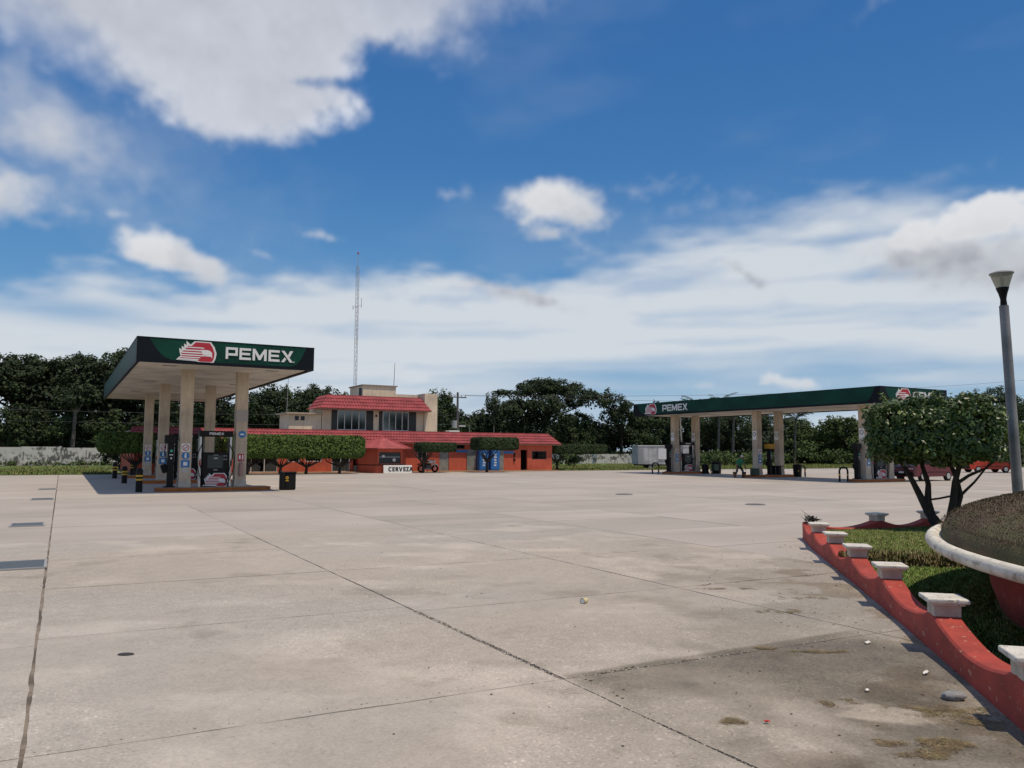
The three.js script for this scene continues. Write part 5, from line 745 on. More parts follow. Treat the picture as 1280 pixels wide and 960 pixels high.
// clipped hedges and box-cut trees
function clippedCrown(L, x0, x1, y0, y1, z0, z1, n, size, rough = 1.15) {
  const r = L.r, sx = x1 - x0, sy = y1 - y0, sz = z1 - z0, A = [sx * sz, sx * sz * 0.7, sx * sy, sx * sy, sy * sz, sy * sz], T = A.reduce((s, v) => s + v), rd = Math.min(sx, sy, sz) * 0.34;
  for (let i = 0; i < n; i++) {
    let q = r() * T, f = 0; while (q > A[f]) { q -= A[f]; f++; } let u = r(), v = r(), d = Math.pow(r(), 1.6) * sy * 0.48 - 0.05 * r(), p, nn; const wob = 0.34 * rough * (fbm(u * (f > 3 ? sy : sx) * 1.5 + x0 + 50 + f * 7, v * (f < 2 ? sz : f < 4 ? sy : sz) * 1.5 + f * 9 + 20, 3) - 0.5) * Math.min(1, sy);
    d += wob;
    if (f === 0) { p = [x0 + u * sx, y1 - d, z0 + v * sz]; nn = [0, 1, 0]; } else if (f === 1) { p = [x0 + u * sx, y0 + d, z0 + v * sz]; nn = [0, -1, 0]; } else if (f < 4) { p = [x0 + u * sx, y0 + v * sy, f === 2 ? z1 - d : z0 + d]; nn = [0, 0, f === 2 ? 1 : -1]; } else { p = [f === 4 ? x1 - d : x0 + d, y0 + u * sy, z0 + v * sz]; nn = [f === 4 ? 1 : -1, 0, 0]; }
    // round the long edges
    const ex = Math.max(0, Math.abs(p[0] - (x0 + x1) / 2) - sx / 2 + rd), ey = Math.max(0, Math.abs(p[1] - (y0 + y1) / 2) - sy / 2 + rd), ez = Math.max(0, Math.abs(p[2] - (z0 + z1) / 2) - sz / 2 + rd), l = Math.hypot(ex, ey, ez); if (l > rd) { const k = rd / l; p = [p[0] - Math.sign(p[0] - (x0 + x1) / 2) * ex * (1 - k), p[1] - Math.sign(p[1] - (y0 + y1) / 2) * ey * (1 - k), p[2] - Math.sign(p[2] - (z0 + z1) / 2) * ez * (1 - k)]; }
    const len = size * (0.6 + 0.8 * r()); L.leaf(p[0], p[1], p[2], nn[0] + (r() - 0.5) * 1.7, nn[1] + 0.35 + (r() - 0.5) * 1.5, nn[2] + (r() - 0.5) * 1.7, len, len * 0.6);
  }
}
function boxTree(name, label, a, b, a0, a1, h0, h1, dz, n, trunks, colors, size = 0.13, group) {
  const t = site(name, label, name.includes('hedge') ? 'hedge' : 'tree', a, b, group), L = new Leaves(++treeSeed, colors), r = rngOf(treeSeed); clippedCrown(L, a0 - a, a1 - a, h0, h1, -dz / 2, dz / 2, n, size); L.build('crown', t);
  for (const tx of trunks) { const m = mb(), x = tx - a; m.bar([x, 0, 0], [x + 0.04, h0 * 0.45, 0], 0.12, 0.09, 8); for (let k = 0; k < 9; k++) { const q = (k / 8 - 0.5) * 2, e = x + q * Math.min(1.6, (a1 - a0) * 0.36); m.bar([x + 0.04, h0 * 0.42, 0], [lerp(x, e, 0.55), h0 * 0.82, (r() - 0.5) * dz * 0.4], 0.06, 0.035, 6); m.bar([lerp(x, e, 0.55), h0 * 0.82, (r() - 0.5) * dz * 0.3], [e, h0 + (h1 - h0) * 0.6, (r() - 0.5) * dz * 0.7], 0.035, 0.012, 5); } m.build('trunk', bark, t); }
  return t;
}
const HG = [[0.075, 0.13, 0.022], [0.105, 0.165, 0.028], [0.05, 0.095, 0.018]], HD = [[0.030, 0.058, 0.016], [0.042, 0.072, 0.019], [0.024, 0.046, 0.014]];
boxTree('clipped_hedge', 'long clipped hedge roof on trunks before the orange building', 15, 56.2, 9.4, 19.1, 1.12, 2.74, 2.0, 30000, [11, 13.2, 15.0, 17.4], HG, 0.16, 'box cut greenery before the building');
boxTree('clipped_hedge', 'bright clipped hedge arch behind the left canopy columns', 3.4, 56.4, 1.9, 5.4, 1.45, 2.75, 1.8, 9500, [4.1, 4.9], HG, 0.16, 'box cut greenery before the building');
boxTree('clipped_hedge', 'clipped hedge seen between the left canopy columns', 7.2, 57.2, 5.4, 9.4, 1.5, 2.6, 1.6, 8000, [6.4, 8.4], HD, 0.16, 'box cut greenery before the building');
boxTree('box_cut_tree', 'flat cut dark tree above the motorcycle', 24.2, 56.5, 23.5, 26.5, 1.62, 2.32, 1.6, 8500, [24.0], HD, 0.14, 'box cut greenery before the building');
boxTree('box_cut_tree', 'box cut dark tree before the blue coolers', 29.4, 56.3, 28.2, 31.9, 1.78, 2.78, 1.8, 11000, [29.35], HD, 0.14, 'box cut greenery before the building');
boxTree('box_cut_tree', 'flat cut dark tree right of the orange building', 38.2, 60.5, 36.4, 43.6, 1.55, 2.35, 1.8, 15000, [38.6], HD, 0.15, 'box cut greenery before the building');
tree('leafy_bush', 'dark bushy shrub at the left end of the white wall', 4.2, 73, 2.9, 1.7, { form: 'low', base: 0.05, n: 2200, size: 0.22, colors: G1 });
tree('leafy_bush', 'smaller bush right of the dark shrub near left canopy', 6.4, 72.5, 2.2, 1.1, { form: 'low', base: 0.05, n: 1300, size: 0.2, colors: G2 });
tree('leafy_bush', 'tall dark rounded bush behind the lamp post foot', 75.6, 41.3, 5.0, 2.5, { form: 'low', base: 0.05, n: 4200, size: 0.18, colors: HG });
tree('leafy_bush', 'bush on the grass right of the orange building', 50, 76, 2.4, 2.2, { form: 'low', base: 0.02, n: 1900, size: 0.25, colors: G3 });
{ // the clipped tree in the garden
  const t = thing('clipped_tree', 'dense box cut tree with several dark stems in the garden', 'tree', 8.97, 0.15, -16.75, -0.49), L = new Leaves(555, [[0.048, 0.094, 0.020], [0.068, 0.125, 0.025], [0.10, 0.165, 0.033], [0.055, 0.095, 0.020], [0.15, 0.20, 0.048], [0.11, 0.165, 0.035]]), r = rngOf(556);
  clippedCrown(L, -1.36, 1.06, 1.50, 2.64, -1.0, 1.0, 18000, 0.105, 1.5);
  for (let i = 0; i < 60; i++) { const a = r() * 6.283, q = Math.sqrt(r()) * 0.8; L.clump(-0.12 + Math.cos(a) * q, 2.50 + 0.16 * (1 - q) * r() + 0.06, Math.sin(a) * q * 0.85, 0.22, 0.13, 0.2, 60, 0.10, 0.8); }
  for (let i = 0; i < 90; i++) { const a = r() * 6.283, q = Math.sqrt(r()); L.clump(-0.12 + Math.cos(a) * q * 1.1, 1.62 + 0.9 * r(), Math.sin(a) * q * 0.85, 0.30, 0.22, 0.28, 80, 0.10); }
  for (let i = 0; i < 46; i++) { const x = -1.2 + 2.15 * r(), z = (r() - 0.5) * 1.7; L.clump(x, 2.60 + 0.10 * r() + (x > 0.5 ? 0.08 : x < -0.6 ? -0.06 : 0), z, 0.16, 0.10, 0.16, 46, 0.085, 0.8); }
  for (let i = 0; i < 40; i++) { const a = r() * 6.283; const q = 0.55 + 0.55 * r(); L.clump(-0.13 + Math.cos(a) * 1.1 * q, 1.50 + 0.2 * r(), Math.sin(a) * 0.8 * q, 0.17, 0.11, 0.17, 34, 0.10); }
  for (let i = 0; i < 70; i++) { const a = r() * 6.283, y = 1.6 + 0.98 * r(); L.clump(-0.14 + Math.cos(a) * 1.24, y, Math.sin(a) * 1.0, 0.15, 0.13, 0.15, 26, 0.105); }
  for (let i = 0; i < 44; i++) L.clump(-0.15 + 1.3 * (r() - 0.5), 1.55 + 0.4 * r(), 0.9 * (r() - 0.3), 0.22, 0.14, 0.2, 56, 0.10);
  for (let i = 0; i < 34; i++) { const u = r() * 2 - 1; L.clump(-0.15 + 1.1 * u, 1.36 + 0.14 * u * u + 0.14 * r(), 0.9 * (r() - 0.4), 0.16, 0.10, 0.16, 30, 0.10); }
  for (let i = 0; i < 30; i++) { const a = r() * 6.283; L.clump(-0.14 + Math.cos(a) * 1.15 * Math.sqrt(r()), 2.66 + 0.12 * r(), Math.sin(a) * 0.8, 0.09, 0.12, 0.09, 16, 0.10, 0.4); }
  L.build('crown', t, glossLeaf);
  const stem = (pts, r0, r1, name = 'stem') => { const m = mb(); for (let i = 0; i < pts.length - 1; i++) { const u = i / (pts.length - 1), v = (i + 1) / (pts.length - 1); m.bar(pts[i], pts[i + 1], lerp(r0, r1, u) * 0.72, lerp(r0, r1, v) * 0.72, 9); m.add(new THREE.SphereGeometry(lerp(r0, r1, v) * 0.72, 9, 7), ...pts[i + 1]); } m.build(name, bark, t); };
  stem([[0, -0.1, 0], [-0.10, 0.12, 0], [-0.26, 0.36, 0.02], [-0.40, 0.68, 0.05], [-0.56, 1.05, 0.08], [-0.85, 1.6, 0.1]], 0.17, 0.05); stem([[-0.05, 0, 0], [-0.2, 0.22, 0.02], [-0.27, 0.6, 0.0], [-0.25, 0.95, 0], [-0.4, 1.5, -0.1]], 0.15, 0.05);
  stem([[0.02, -0.05, 0], [0.14, 0.26, 0.03], [0.2, 0.62, 0.04], [0.24, 1.0, 0.06], [0.4, 1.6, 0.1]], 0.15, 0.06); stem([[0.05, 0.1, -0.05], [0.22, 0.35, -0.08], [0.33, 0.72, -0.1], [0.28, 1.05, -0.1], [0.1, 1.6, -0.2]], 0.11, 0.05);
  stem([[0.24, 0.95, 0.06], [0.5, 1.15, 0.1], [0.8, 1.3, 0.15], [1.1, 1.6, 0.1]], 0.055, 0.02, 'branch'); stem([[-0.27, 0.62, 0], [-0.05, 0.66, 0.02], [0.18, 0.72, 0.04]], 0.03, 0.03, 'branch'); stem([[-0.40, 0.68, 0.05], [-0.55, 1.0, 0.3], [-0.8, 1.5, 0.5]], 0.04, 0.02, 'branch'); stem([[0.33, 0.72, -0.1], [0.6, 1.0, -0.3], [0.9, 1.4, -0.4]], 0.045, 0.02, 'branch');
}
// ---------------------------------------------------------------- vehicles
function car(label, x, z, turn, paintCol, kind) {
  const t = thing('parked_car', label, 'car', x, 0, z, turn, 'parked red cars'), body = new THREE.MeshPhysicalMaterial({ color: lin(...paintCol), roughness: 0.5, clearcoat: 0.35, clearcoatRoughness: 0.15 }), glass = std([0.02, 0.024, 0.026], 0.05), chrome = std([0.6, 0.6, 0.6], 0.25, { metalness: 0.9 });
  // local x = length (rear at -x, nose at +x), side profile extruded across z
  const van = kind === 'wagon', prof = van ? [[-2.0, 0.35], [-2.05, 0.75], [-2.0, 0.98], [1.0, 0.98], [1.75, 0.86], [1.98, 0.7], [2.0, 0.35]] : [[-2.1, 0.34], [-2.16, 0.60], [-2.12, 0.86], [-1.9, 0.93], [-1.1, 0.95], [0.8, 0.93], [1.7, 0.83], [2.08, 0.68], [2.14, 0.5], [2.1, 0.34]];
  const arch = (cx) => { const q = []; for (let k = 0; k <= 8; k++) { const a = Math.PI * k / 8; q.push([cx + 0.36 * Math.cos(a), 0.34 + 0.32 * Math.sin(a)]); } return q; };
  const bottom = [...arch(1.3), ...arch(-1.28)]; const side = [...prof, ...bottom.map((p) => p)];
  mb().poly([...prof].reverse().concat(), 1.5, 0, 0, -0.75, 0, 0.06).build('body', body, t);
  const cab = van ? [[-1.9, 0.97], [-1.75, 1.45], [0.35, 1.45], [1.05, 0.97]] : [[-1.45, 0.94], [-0.95, 1.36], [0.2, 1.38], [0.95, 0.92]];
  mb().poly([...cab].reverse(), 1.22, 0, 0, -0.61, 0, 0.05).build('windows', glass, t);
  const roofY = van ? 1.485 : 1.41; mb().rbox(van ? -0.7 : -0.37, roofY, 0, van ? 2.2 : 1.3, 0.05, 1.30, 0.02).build('roof', body, t);
  const pil = mb(); for (const s of [-1, 1]) for (let k = 0; k < 3; k++) { const [p, q] = k === 0 ? [cab[0], cab[1]] : k === 1 ? [cab[3], cab[2]] : [[(cab[0][0] + cab[3][0]) / 2, 0.95], [(cab[1][0] + cab[2][0]) / 2, cab[1][1]]]; pil.bar([p[0], p[1], s * 0.665], [q[0], q[1] + 0.03, s * 0.64], 0.04, 0.035, 6); } pil.build('pillars', body, t);
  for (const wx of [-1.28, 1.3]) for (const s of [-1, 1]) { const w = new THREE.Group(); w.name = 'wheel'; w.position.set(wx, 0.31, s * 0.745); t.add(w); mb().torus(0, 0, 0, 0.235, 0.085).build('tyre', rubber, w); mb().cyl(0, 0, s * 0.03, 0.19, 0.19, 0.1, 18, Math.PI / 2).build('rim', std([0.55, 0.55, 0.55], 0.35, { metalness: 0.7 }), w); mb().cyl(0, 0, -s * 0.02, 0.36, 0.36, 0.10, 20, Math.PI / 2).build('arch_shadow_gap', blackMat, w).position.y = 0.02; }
  mb().rbox(2.13, 0.45, 0, 0.16, 0.2, 1.56, 0.05).build('bumper', van ? body : blackMat, t); mb().rbox(-2.16, 0.45, 0, 0.16, 0.2, 1.56, 0.05).build('bumper', blackMat, t);
  for (const s of [-1, 1]) { mb().rbox(-2.16, 0.74, s * 0.62, 0.08, 0.16, 0.3, 0.02).build('tail_lamp', std([0.62, 0.55, 0.52], 0.3), t); mb().rbox(2.1, 0.64, s * 0.58, 0.1, 0.13, 0.32, 0.02).build('headlamp', chrome, t); mb().rbox(0.72, 0.98, s * 0.82, 0.12, 0.1, 0.14, 0.03).build('mirror', body, t); mb().box(-0.1, 0.76, s * 0.812, 0.16, 0.03, 0.012).build('door_handle', blackMat, t); mb().box(0, 0.56, s * 0.813, 2.0, 0.04, 0.014).build('side_trim', blackMat, t); }
  mb().box(-2.245, 0.55, 0, 0.02, 0.11, 0.34).build('number_plate', whitePaint, t);
  return t;
}
{ const [x, z] = W(47.7, 31.6); car('dark red saloon car parked beside the nearest right island', x, z, TH, [0.115, 0.007, 0.013], 'saloon'); }
car('bright orange red car parked far right behind the clipped tree', 43.8, -74, 0.05, [0.50, 0.035, 0.012], 'wagon');
{ // motorcycle before the kiosk
  const t = site('motorcycle', 'small dark motorcycle with a white tank parked by the kiosk', 'motorcycle', 24.75, 57.3, null, 0.12);
  for (const wx of [-0.62, 0.62]) { const w = new THREE.Group(); w.name = 'wheel'; w.position.set(wx, 0.31, 0); t.add(w); mb().torus(0, 0, 0, 0.235, 0.07).build('tyre', rubber, w); const s = mb().cyl(0, 0, 0, 0.05, 0.05, 0.12, 10, Math.PI / 2); for (let k = 0; k < 8; k++) s.bar([0, 0, 0], [0.25 * Math.cos(k * 0.785), 0.25 * Math.sin(k * 0.785), 0], 0.008, 0.008, 4); s.build('spokes', steel, w); }
  mb().rbox(-0.12, 0.60, 0.0, 0.62, 0.24, 0.24, 0.05).build('side_cover', blackMat, t); mb().rbox(0, 0.42, 0, 0.52, 0.36, 0.28, 0.06).build('engine', std([0.06, 0.06, 0.06], 0.5), t); mb().bar([0.62, 0.31, 0.09], [0.42, 0.92, 0.09], 0.025).bar([0.62, 0.31, -0.09], [0.42, 0.92, -0.09], 0.025).build('fork', steel, t);
  mb().add(new THREE.SphereGeometry(0.2, 14, 10).scale(1.3, 0.75, 0.8), 0.2, 0.82, 0).build('tank', std([0.62, 0.60, 0.58], 0.35), t); mb().rbox(-0.32, 0.82, 0, 0.66, 0.1, 0.24, 0.05, 0, 0, 0.08).build('seat', rubber, t);
  mb().tube([[0.3, 1.05, 0.34], [0.42, 0.98, 0.15], [0.44, 0.96, 0], [0.42, 0.98, -0.15], [0.3, 1.05, -0.34]], 0.018).build('handlebar', blackMat, t); mb().cyl(0.56, 0.86, 0, 0.1, 0.09, 0.12, 14, 0, 0, Math.PI / 2).build('headlamp', whitePaint, t);
  mb().tube([[0.1, 0.3, 0.16], [-0.3, 0.28, 0.18], [-0.8, 0.36, 0.18]], 0.04).build('exhaust', steel, t); mb().tube([[-0.3, 0.5, 0], [-0.62, 0.68, 0], [-0.92, 0.62, 0]], 0.05).build('rear_fender', blackMat, t); mb().tube([[0.34, 0.55, 0], [0.6, 0.68, 0], [0.9, 0.5, 0]], 0.04).build('front_fender', whitePaint, t); mb().bar([-0.1, 0.25, 0.1], [-0.22, 0.02, 0.28], 0.015).build('stand', blackMat, t);
  mb().bar([-0.62, 0.31, 0.08], [-0.2, 0.78, 0.08], 0.025).bar([0.4, 0.9, 0], [-0.1, 0.5, 0], 0.03).build('frame', blackMat, t);
}
// ---------------------------------------------------------------- the worker: one continuous figure
{
  const px = 15.4, pz = -54.4, t = thing('person', 'stooping worker in green shirt and dark trousers carrying dark buckets', 'person', px, 0, pz, 0.35);
  const SK = [0.24, 0.13, 0.085], GR = [0.022, 0.17, 0.09], TR = [0.014, 0.014, 0.018], SH = [0.012, 0.011, 0.010];
  // bones: [p, q, r0, r1, colour]; x to the right of the picture, z towards the camera; stooping, mid stride
  const hip = [0, 0.80, 0], chest = [0.03, 1.12, 0.16], neck = [0.04, 1.27, 0.25];
  const B = [
    [[-0.07, 0.80, 0], [0.07, 0.80, 0], 0.13, 0.13, TR], [hip, [0.01, 0.95, 0.06], 0.14, 0.145, GR], [[0.01, 0.95, 0.06], chest, 0.145, 0.165, GR], [[-0.13, 1.18, 0.18], [0.16, 1.18, 0.18], 0.085, 0.085, GR], [chest, neck, 0.11, 0.06, GR], [neck, [0.04, 1.33, 0.29], 0.052, 0.05, SK],
    [[-0.09, 0.78, 0], [-0.20, 0.45, 0.08], 0.095, 0.068, TR], [[-0.20, 0.45, 0.08], [-0.27, 0.10, -0.06], 0.066, 0.046, TR], [[-0.27, 0.06, -0.06], [-0.31, 0.04, 0.12], 0.048, 0.038, SH],
    [[0.09, 0.78, 0], [0.22, 0.46, 0.14], 0.095, 0.068, TR], [[0.22, 0.46, 0.14], [0.26, 0.10, 0.06], 0.066, 0.046, TR], [[0.26, 0.06, 0.06], [0.29, 0.04, 0.24], 0.048, 0.038, SH],
    [[-0.18, 1.17, 0.18], [-0.30, 0.92, 0.20], 0.060, 0.046, GR], [[-0.30, 0.92, 0.20], [-0.34, 0.68, 0.28], 0.042, 0.030, SK], [[-0.34, 0.68, 0.28], [-0.35, 0.60, 0.29], 0.036, 0.034, SK],
    [[0.20, 1.17, 0.18], [0.31, 0.92, 0.22], 0.060, 0.046, GR], [[0.31, 0.92, 0.22], [0.32, 0.70, 0.32], 0.042, 0.030, SK], [[0.32, 0.70, 0.32], [0.32, 0.62, 0.33], 0.036, 0.034, SK],
    [[0.04, 1.37, 0.30], [0.045, 1.44, 0.33], 0.082, 0.088, SK], [[0.045, 1.37, 0.37], [0.045, 1.355, 0.40], 0.045, 0.03, SK], [[0.045, 1.395, 0.405], [0.045, 1.39, 0.425], 0.016, 0.014, SK], [[-0.045, 1.40, 0.31], [-0.052, 1.415, 0.31], 0.018, 0.02, SK], [[0.135, 1.40, 0.31], [0.142, 1.415, 0.31], 0.018, 0.02, SK],
  ];
  for (const s of [-1, 1]) for (let k = 0; k < 4; k++) { const hx = s < 0 ? -0.35 : 0.32, z0 = (s < 0 ? 0.262 : 0.302) + k * 0.021; B.push([[hx, 0.60, z0], [hx + s * 0.014, 0.555, z0], 0.0105, 0.010, SK]); B.push([[hx + s * 0.014, 0.555, z0], [hx - s * 0.022, 0.54, z0], 0.010, 0.009, SK]); }
  for (const s of [-1, 1]) { const hx = s < 0 ? -0.35 : 0.32, z0 = s < 0 ? 0.325 : 0.365; B.push([[hx, 0.645, z0], [hx - s * 0.03, 0.59, z0 + 0.018], 0.012, 0.010, SK]); }
  const res = 110, mc = new MarchingCubes(res, leafMat, false, false, 200000), S = 0.80, cy = 0.78, cz = 0.14; mc.isolation = 0;
  const dist = (p, b) => { const [P, Q, r0, r1] = b, ax = p[0] - P[0], ay = p[1] - P[1], az = p[2] - P[2], bx = Q[0] - P[0], by = Q[1] - P[1], bz = Q[2] - P[2], h = clamp((ax * bx + ay * by + az * bz) / (bx * bx + by * by + bz * bz)); return Math.hypot(ax - bx * h, ay - by * h, az - bz * h) - lerp(r0, r1, h); };
  const boxes = B.map(([P, Q, r0, r1]) => { const m = Math.max(r0, r1) + 0.08; return [0, 1, 2].flatMap((k) => [Math.min(P[k], Q[k]) - m, Math.max(P[k], Q[k]) + m]); });
  for (let k = 0; k < res; k++) for (let j = 0; j < res; j++) for (let i = 0; i < res; i++) {
    const p = [(i / res * 2 - 1) * S, (j / res * 2 - 1) * S + cy, (k / res * 2 - 1) * S + cz]; let d = 0.2;
    for (let b = 0; b < B.length; b++) { const q = boxes[b]; if (p[0] < q[0] || p[0] > q[1] || p[1] < q[2] || p[1] > q[3] || p[2] < q[4] || p[2] > q[5]) continue; const e = dist(p, B[b]), kk = B[b][2] < 0.02 ? 0.006 : 0.035, h = clamp(0.5 + 0.5 * (e - d) / kk); d = lerp(e, d, h) - kk * h * (1 - h); }
    mc.field[i + j * res + k * res * res] = -d;
  }
  mc.update(); const n = mc.count, pos = new Float32Array(n * 3), col = new Float32Array(n * 3);
  for (let i = 0; i < n; i++) { const p = [mc.positionArray[3 * i] * S, mc.positionArray[3 * i + 1] * S + cy, mc.positionArray[3 * i + 2] * S + cz]; pos.set(p, 3 * i); let best = 9, c = SK; for (const b of B) { const d = dist(p, b); if (d < best) { best = d; c = b[4]; } } col.set(c, 3 * i); }
  const g = new THREE.BufferGeometry(); g.setAttribute('position', new THREE.BufferAttribute(pos, 3)); g.setAttribute('normal', new THREE.BufferAttribute(mc.normalArray.slice(0, n * 3), 3)); g.setAttribute('color', new THREE.BufferAttribute(col, 3)); g.setAttribute('uv', new THREE.BufferAttribute(new Float32Array(n * 2), 2));
  const m = new THREE.Mesh(g, new THREE.MeshStandardMaterial({ vertexColors: true, roughness: 0.8 })); m.name = 'body'; m.castShadow = m.receiveShadow = true; t.add(m);
  mb().add(new THREE.SphereGeometry(0.102, 18, 10, 0, 6.2832, 0, 1.5), 0.045, 1.43, 0.325, 0.35).add(new THREE.CylinderGeometry(0.07, 0.075, 0.012, 14, 1).scale(1, 1, 0.9), 0.045, 1.445, 0.425, 0.3).build('cap', std([0.62, 0.60, 0.56], 0.8), t);
  mb().add(new THREE.SphereGeometry(0.012, 8, 6), 0.012, 1.41, 0.408).add(new THREE.SphereGeometry(0.012, 8, 6), 0.078, 1.41, 0.408).build('eyes', blackMat, t);
  for (const [bx, bz, l] of [[15.02, -54.02, 'dark bucket in the worker\'s left of picture hand'], [15.70, -54.18, 'dark bucket in the worker\'s right of picture hand']]) { const b = thing('bucket', l, 'bucket', bx, 0.14, bz, 0, 'buckets carried by the worker'); mb().lathe([[0, 0], [0.10, 0], [0.135, 0.26], [0.14, 0.265], [0.13, 0.25], [0.095, 0.02], [0, 0.02]], 0, 0, 0, 20).build('pail', std([0.03, 0.025, 0.02], 0.6), b); mb().torus(0, 0.26, 0, 0.135, 0.008, 0, 0, Math.PI).build('handle', steel, b); mb().cyl(0, 0.06, 0, 0.112, 0.117, 0.05, 20).build('orange_band', std([0.40, 0.10, 0.02], 0.7), b); }
}
// ---------------------------------------------------------------- small things on the ground
function flat(name, label, cat, a, b, build, group, y = 0.004) { const t = site(name, label, cat, a, b, group, 0, y); build(t); return t; }
[[-0.62, 14.05, 'long steel drain grate nearest the left edge'], [-0.6, 21.25, 'steel drain grate, second from the road'], [-0.5, 31.6, 'steel drain grate, third from the road'], [-0.45, 39.0, 'steel drain grate farthest from the road']].forEach(([a, b, l], i) => {
  const t = site('drain_grate', l, 'drain', a, b, 'drain grates along the left joint', 0, 0.004), w = i ? 0.62 : 0.95, d = i ? 0.8 : 0.92, n = 9, gm = std([0.19, 0.22, 0.24], 0.5, { metalness: 0.5 });
  mb().box(0, 0.001, 0, w, 0.012, d).build('pit', std([0.10, 0.12, 0.13], 0.8), t); mb().box(0, 0.01, d / 2, w + 0.06, 0.022, 0.04).box(0, 0.01, -d / 2, w + 0.06, 0.022, 0.04).box(w / 2 + 0.01, 0.0105, 0, 0.04, 0.021, d - 0.04).box(-w / 2 - 0.01, 0.0105, 0, 0.04, 0.021, d - 0.04).build('frame', std([0.30, 0.30, 0.30], 0.6), t);
  for (let k = 0; k < n; k++) mb().box(0, 0.0105, -d / 2 + 0.06 + k * (d - 0.12) / (n - 1), w - 0.02, 0.014, 0.045).build('bar', gm, t);
});
{
  const lid = (label, x, z, r) => { const t = thing('manhole_cover', label, 'manhole', x, 0.003, z, 0.3, 'manhole covers'); mb().cyl(0, 0.006, 0, r, r, 0.012, 28).build('lid', std([0.035, 0.034, 0.033], 0.7), t); mb().torus(0, 0.006, 0, r + 0.02, 0.014, Math.PI / 2).build('ring', greyMat, t); };
  lid('dark manhole cover in the middle of the far apron', 4.57, -32.6, 0.32); lid('dark manhole cover right of the apron centre', 8.12, -26.8, 0.3);
  const cup = thing('paper_cup', 'crumpled pale yellow cup lying on the concrete', 'litter', 0.85, 0.03, -9.38, 0.9); mb().add(new THREE.CylinderGeometry(0.034, 0.026, 0.085, 16, 3, true), 0, 0, 0, 0, 0, Math.PI / 2).build('side', std([0.62, 0.54, 0.30], 0.7, { side: THREE.DoubleSide }), cup); mb().cyl(-0.04, 0, 0, 0.027, 0.027, 0.003, 16, 0, 0, Math.PI / 2).build('base', whitePaint, cup);
  const st = mb().add(new THREE.IcosahedronGeometry(0.062, 2).scale(1.35, 0.62, 0.95)); const sp = st.g[0].attributes.position; for (let i = 0; i < sp.count; i++) { const k = 1 + 0.25 * (vn(sp.getX(i) * 30 + 9, sp.getY(i) * 30 + sp.getZ(i) * 23 + 40) - 0.5); sp.setXYZ(i, sp.getX(i) * k, sp.getY(i) * k, sp.getZ(i) * k); } st.g[0].computeVertexNormals(); tag(st.build('grey_stone', std([0.42, 0.42, 0.42], 0.9, { map: rep(mottle, 0.4) }), scene), 'rounded pale grey stone lying against the red wall', 'stone').position.set(3.16, 0.028, -5.85);
  const bit = (name, label, x, z, w, d, c, turn, grp) => { const s = new THREE.PlaneGeometry(w, d, 4, 3).rotateX(-Math.PI / 2), p = s.attributes.position; for (let i = 0; i < p.count; i++) p.setY(i, 0.006 + 0.016 * Math.abs(Math.sin(i * 12.9898 + w * 40))); s.computeVertexNormals(); const m = mb().add(s); const o = tag(m.build(name, std(c, 0.8, { side: THREE.DoubleSide }), scene), label, 'litter', grp); o.position.set(x, 0.002, z); o.rotation.y = turn; };
  bit('paper_scrap', 'small white paper scrap lying before the chipped pillar', 3.28, -7.5, 0.07, 0.04, [0.7, 0.7, 0.68], 0.4); bit('paper_scrap', 'thin white paper strip close to the red wall foot', 3.30, -6.5, 0.10, 0.03, [0.68, 0.67, 0.64], 0.9); bit('paper_scrap', 'tiny white scrap left of the dry grass patch', 2.62, -6.02, 0.035, 0.03, [0.7, 0.69, 0.66], 1.2); bit('red_wrapper', 'tiny red wrapper on the dirty concrete', 1.66, -5.32, 0.035, 0.02, [0.45, 0.03, 0.03], 0.3);
  const tarMat = std([0.03, 0.03, 0.031], 0.7); const tar = mb().add(new THREE.SphereGeometry(0.07, 14, 8).scale(1.0, 0.12, 0.62)); tag(tar.build('tar_lump', tarMat, scene), 'flat dark tar lump on the slab at lower left', 'debris').position.set(-3.27, 0.004, -6.96);
  // weeds, leaves and dry grass lying on the concrete: as the photograph shows them, in joints and patches by the wall
  const r = rngOf(71), dry = [], leaf = [];
  const patch = (x, z, rx, rz, n) => { for (let i = 0; i < n * 2; i++) { const a = r() * 6.283, q = Math.pow(r(), 0.7) * 1.25, dx = x + Math.cos(a) * q * rx * 1.15, dz = z + Math.sin(a) * q * rz; if (fbm(dx * 7 + 50, dz * 7 + 50, 4) + 0.12 * (1 - q) < 0.53) continue; dry.push([dx + 0.05 * (r() - 0.5), 0.001, z + Math.sin(a) * q * rz, 0.5 + 0.6 * r()]); } };
  patch(2.30, -5.75, 0.09, 0.10, 60); patch(2.85, -5.6, 0.32, 0.10, 130); patch(3.02, -5.35, 0.12, 0.14, 60); patch(2.62, -4.95, 0.12, 0.10, 90); patch(2.2, -4.98, 0.16, 0.05, 50); patch(2.45, -4.8, 0.14, 0.06, 60); patch(3.0, -8.95, 0.28, 0.12, 60); patch(3.4, -9.8, 0.3, 0.1, 30); patch(1.42, -5.35, 0.13, 0.05, 40); patch(2.7, -7.2, 0.2, 0.04, 60); patch(2.25, -7.3, 0.10, 0.03, 40); patch(2.9, -10.4, 0.5, 0.06, 60);
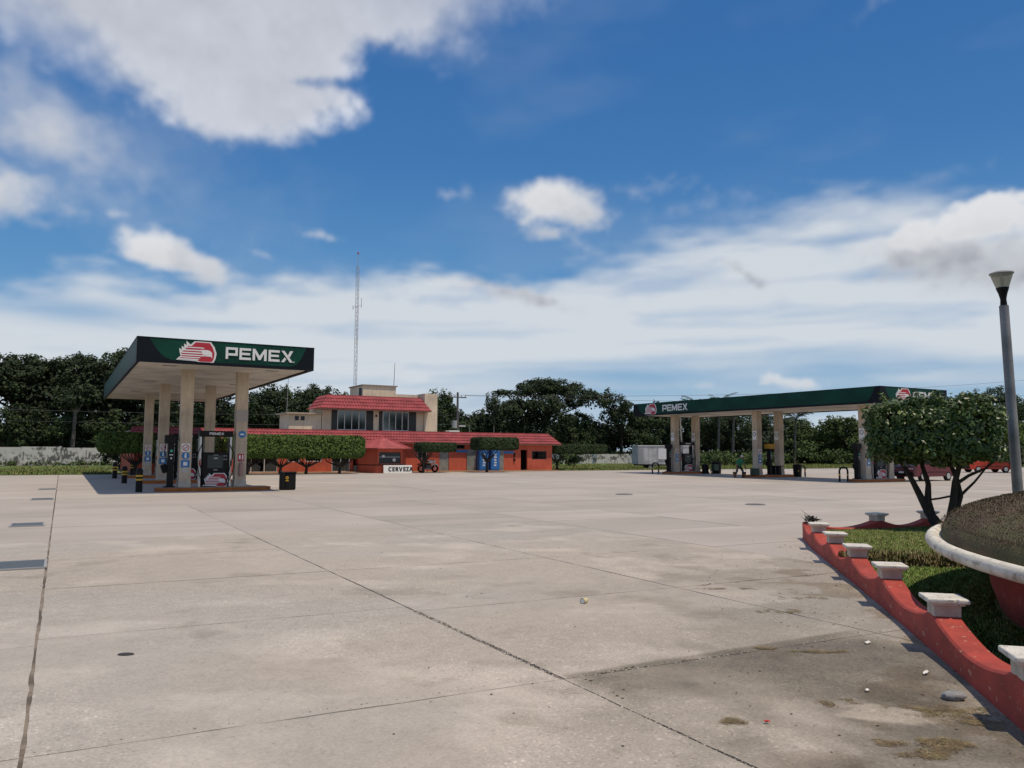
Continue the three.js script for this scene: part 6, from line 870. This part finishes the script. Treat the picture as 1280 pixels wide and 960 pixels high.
  const strawGeometry = (() => { const q = rngOf(24), pos = [], nor = []; for (let i = 0; i < 9; i++) { const a = q() * 6.283, l = 0.02 + 0.045 * q(), x = (q() - 0.5) * 0.06, z = (q() - 0.5) * 0.06, w = 0.0022, y = 0.002 + 0.006 * q(), h = 0.022 * q() * q(); pos.push(x + Math.sin(a) * w, y, z - Math.cos(a) * w, x - Math.sin(a) * w, y, z + Math.cos(a) * w, x + Math.cos(a) * l, y + h, z + Math.sin(a) * l); for (let k = 0; k < 3; k++) nor.push(0, 1, 0); } const g = new THREE.BufferGeometry(); g.setAttribute('position', new THREE.Float32BufferAttribute(pos, 3)); g.setAttribute('normal', new THREE.Float32BufferAttribute(nor, 3)); g.setAttribute('uv', new THREE.Float32BufferAttribute(new Float32Array(pos.length / 3 * 2), 2)); return g; })();
  scatter('dry_weeds', 'dry straw coloured weeds scattered on the concrete by the wall', strawGeometry, dry, [[0.30, 0.22, 0.11], [0.22, 0.16, 0.08], [0.15, 0.10, 0.055], [0.20, 0.18, 0.08]], 72);
  const lg = (() => { const g = new THREE.BufferGeometry(); g.setAttribute('position', new THREE.Float32BufferAttribute([-0.02, 0.002, 0, 0.022, 0.003, 0, 0, 0.008, -0.008, -0.02, 0.002, 0, 0, 0.010, 0.009, 0.022, 0.003, 0], 3)); g.setAttribute('normal', new THREE.Float32BufferAttribute([0, 1, 0, 0, 1, 0, 0, 1, 0, 0, 1, 0, 0, 1, 0, 0, 1, 0], 3)); g.setAttribute('uv', new THREE.Float32BufferAttribute(new Float32Array(12), 2)); return g; })();
  for (let i = 0; i < 520; i++) { const z = -3.6 - 12.5 * r(), x = wallX(z) - 0.12 - 2.2 * Math.pow(r(), 2.4); leaf.push([x, 0.001, z, 0.3 + 0.8 * r() * r()]); }
  for (let i = 0; i < 130; i++) { const z = -4.2 - 16 * r(), x = -0.42 * -z + r() * 0.75 * -z - 0.02 * z; leaf.push([x * 0.8, 0.001, z, 0.3 + 0.6 * r()]); }
  const joint = (p, q, n, w) => { for (let i = 0; i < n; i++) { const u = r(), c = fbm(u * 9 + p[0], 3, 3); if (c < 0.6) continue; leaf.push([lerp(p[0], q[0], u) + (r() - 0.5) * w, -0.004, lerp(p[1], q[1], u) + (r() - 0.5) * w, 0.4 + 0.6 * r()]); } };
  joint([0.55, -6.4], [3.6, -8.0], 260, 0.06); joint([2.4, -10.6], [4.5, -11.7], 160, 0.07); joint([3.6, -14.2], [5.4, -15.1], 90, 0.08); joint([0.55, -6.4], [1.3, -4.6], 120, 0.05);
  const peb = [], pebble = new THREE.IcosahedronGeometry(0.007, 0), onJoint = (a0, b0, a1, b1, n, w) => { for (let i = 0; i < n; i++) { const u = r(), [x, z] = W(lerp(a0, a1, u) + (r() - 0.5) * w, lerp(b0, b1, u) + (r() - 0.5) * w); peb.push([x, -0.004, z, 0.5 + 0.9 * r()]); } };
  onJoint(3.44, 5.4, 3.44, 8.3, 520, 0.07); onJoint(3.44, 3.0, 3.44, 5.4, 160, 0.035); onJoint(3.44, 5.3, 7.0, 5.2, 160, 0.02); onJoint(-0.12, 5.5, 3.4, 5.4, 120, 0.02);
  scatter('joint_gravel', 'fine gravel lying in the concrete joints', pebble, peb, [[0.40, 0.36, 0.30], [0.30, 0.26, 0.21], [0.52, 0.49, 0.44], [0.2, 0.17, 0.14]], 74);
  scatter('fallen_leaves', 'small dead leaves and dirt scattered over the concrete', lg, leaf, [[0.10, 0.072, 0.045], [0.07, 0.055, 0.04], [0.16, 0.105, 0.06], [0.06, 0.055, 0.05]], 73);
}
renderer.render(scene, camera);
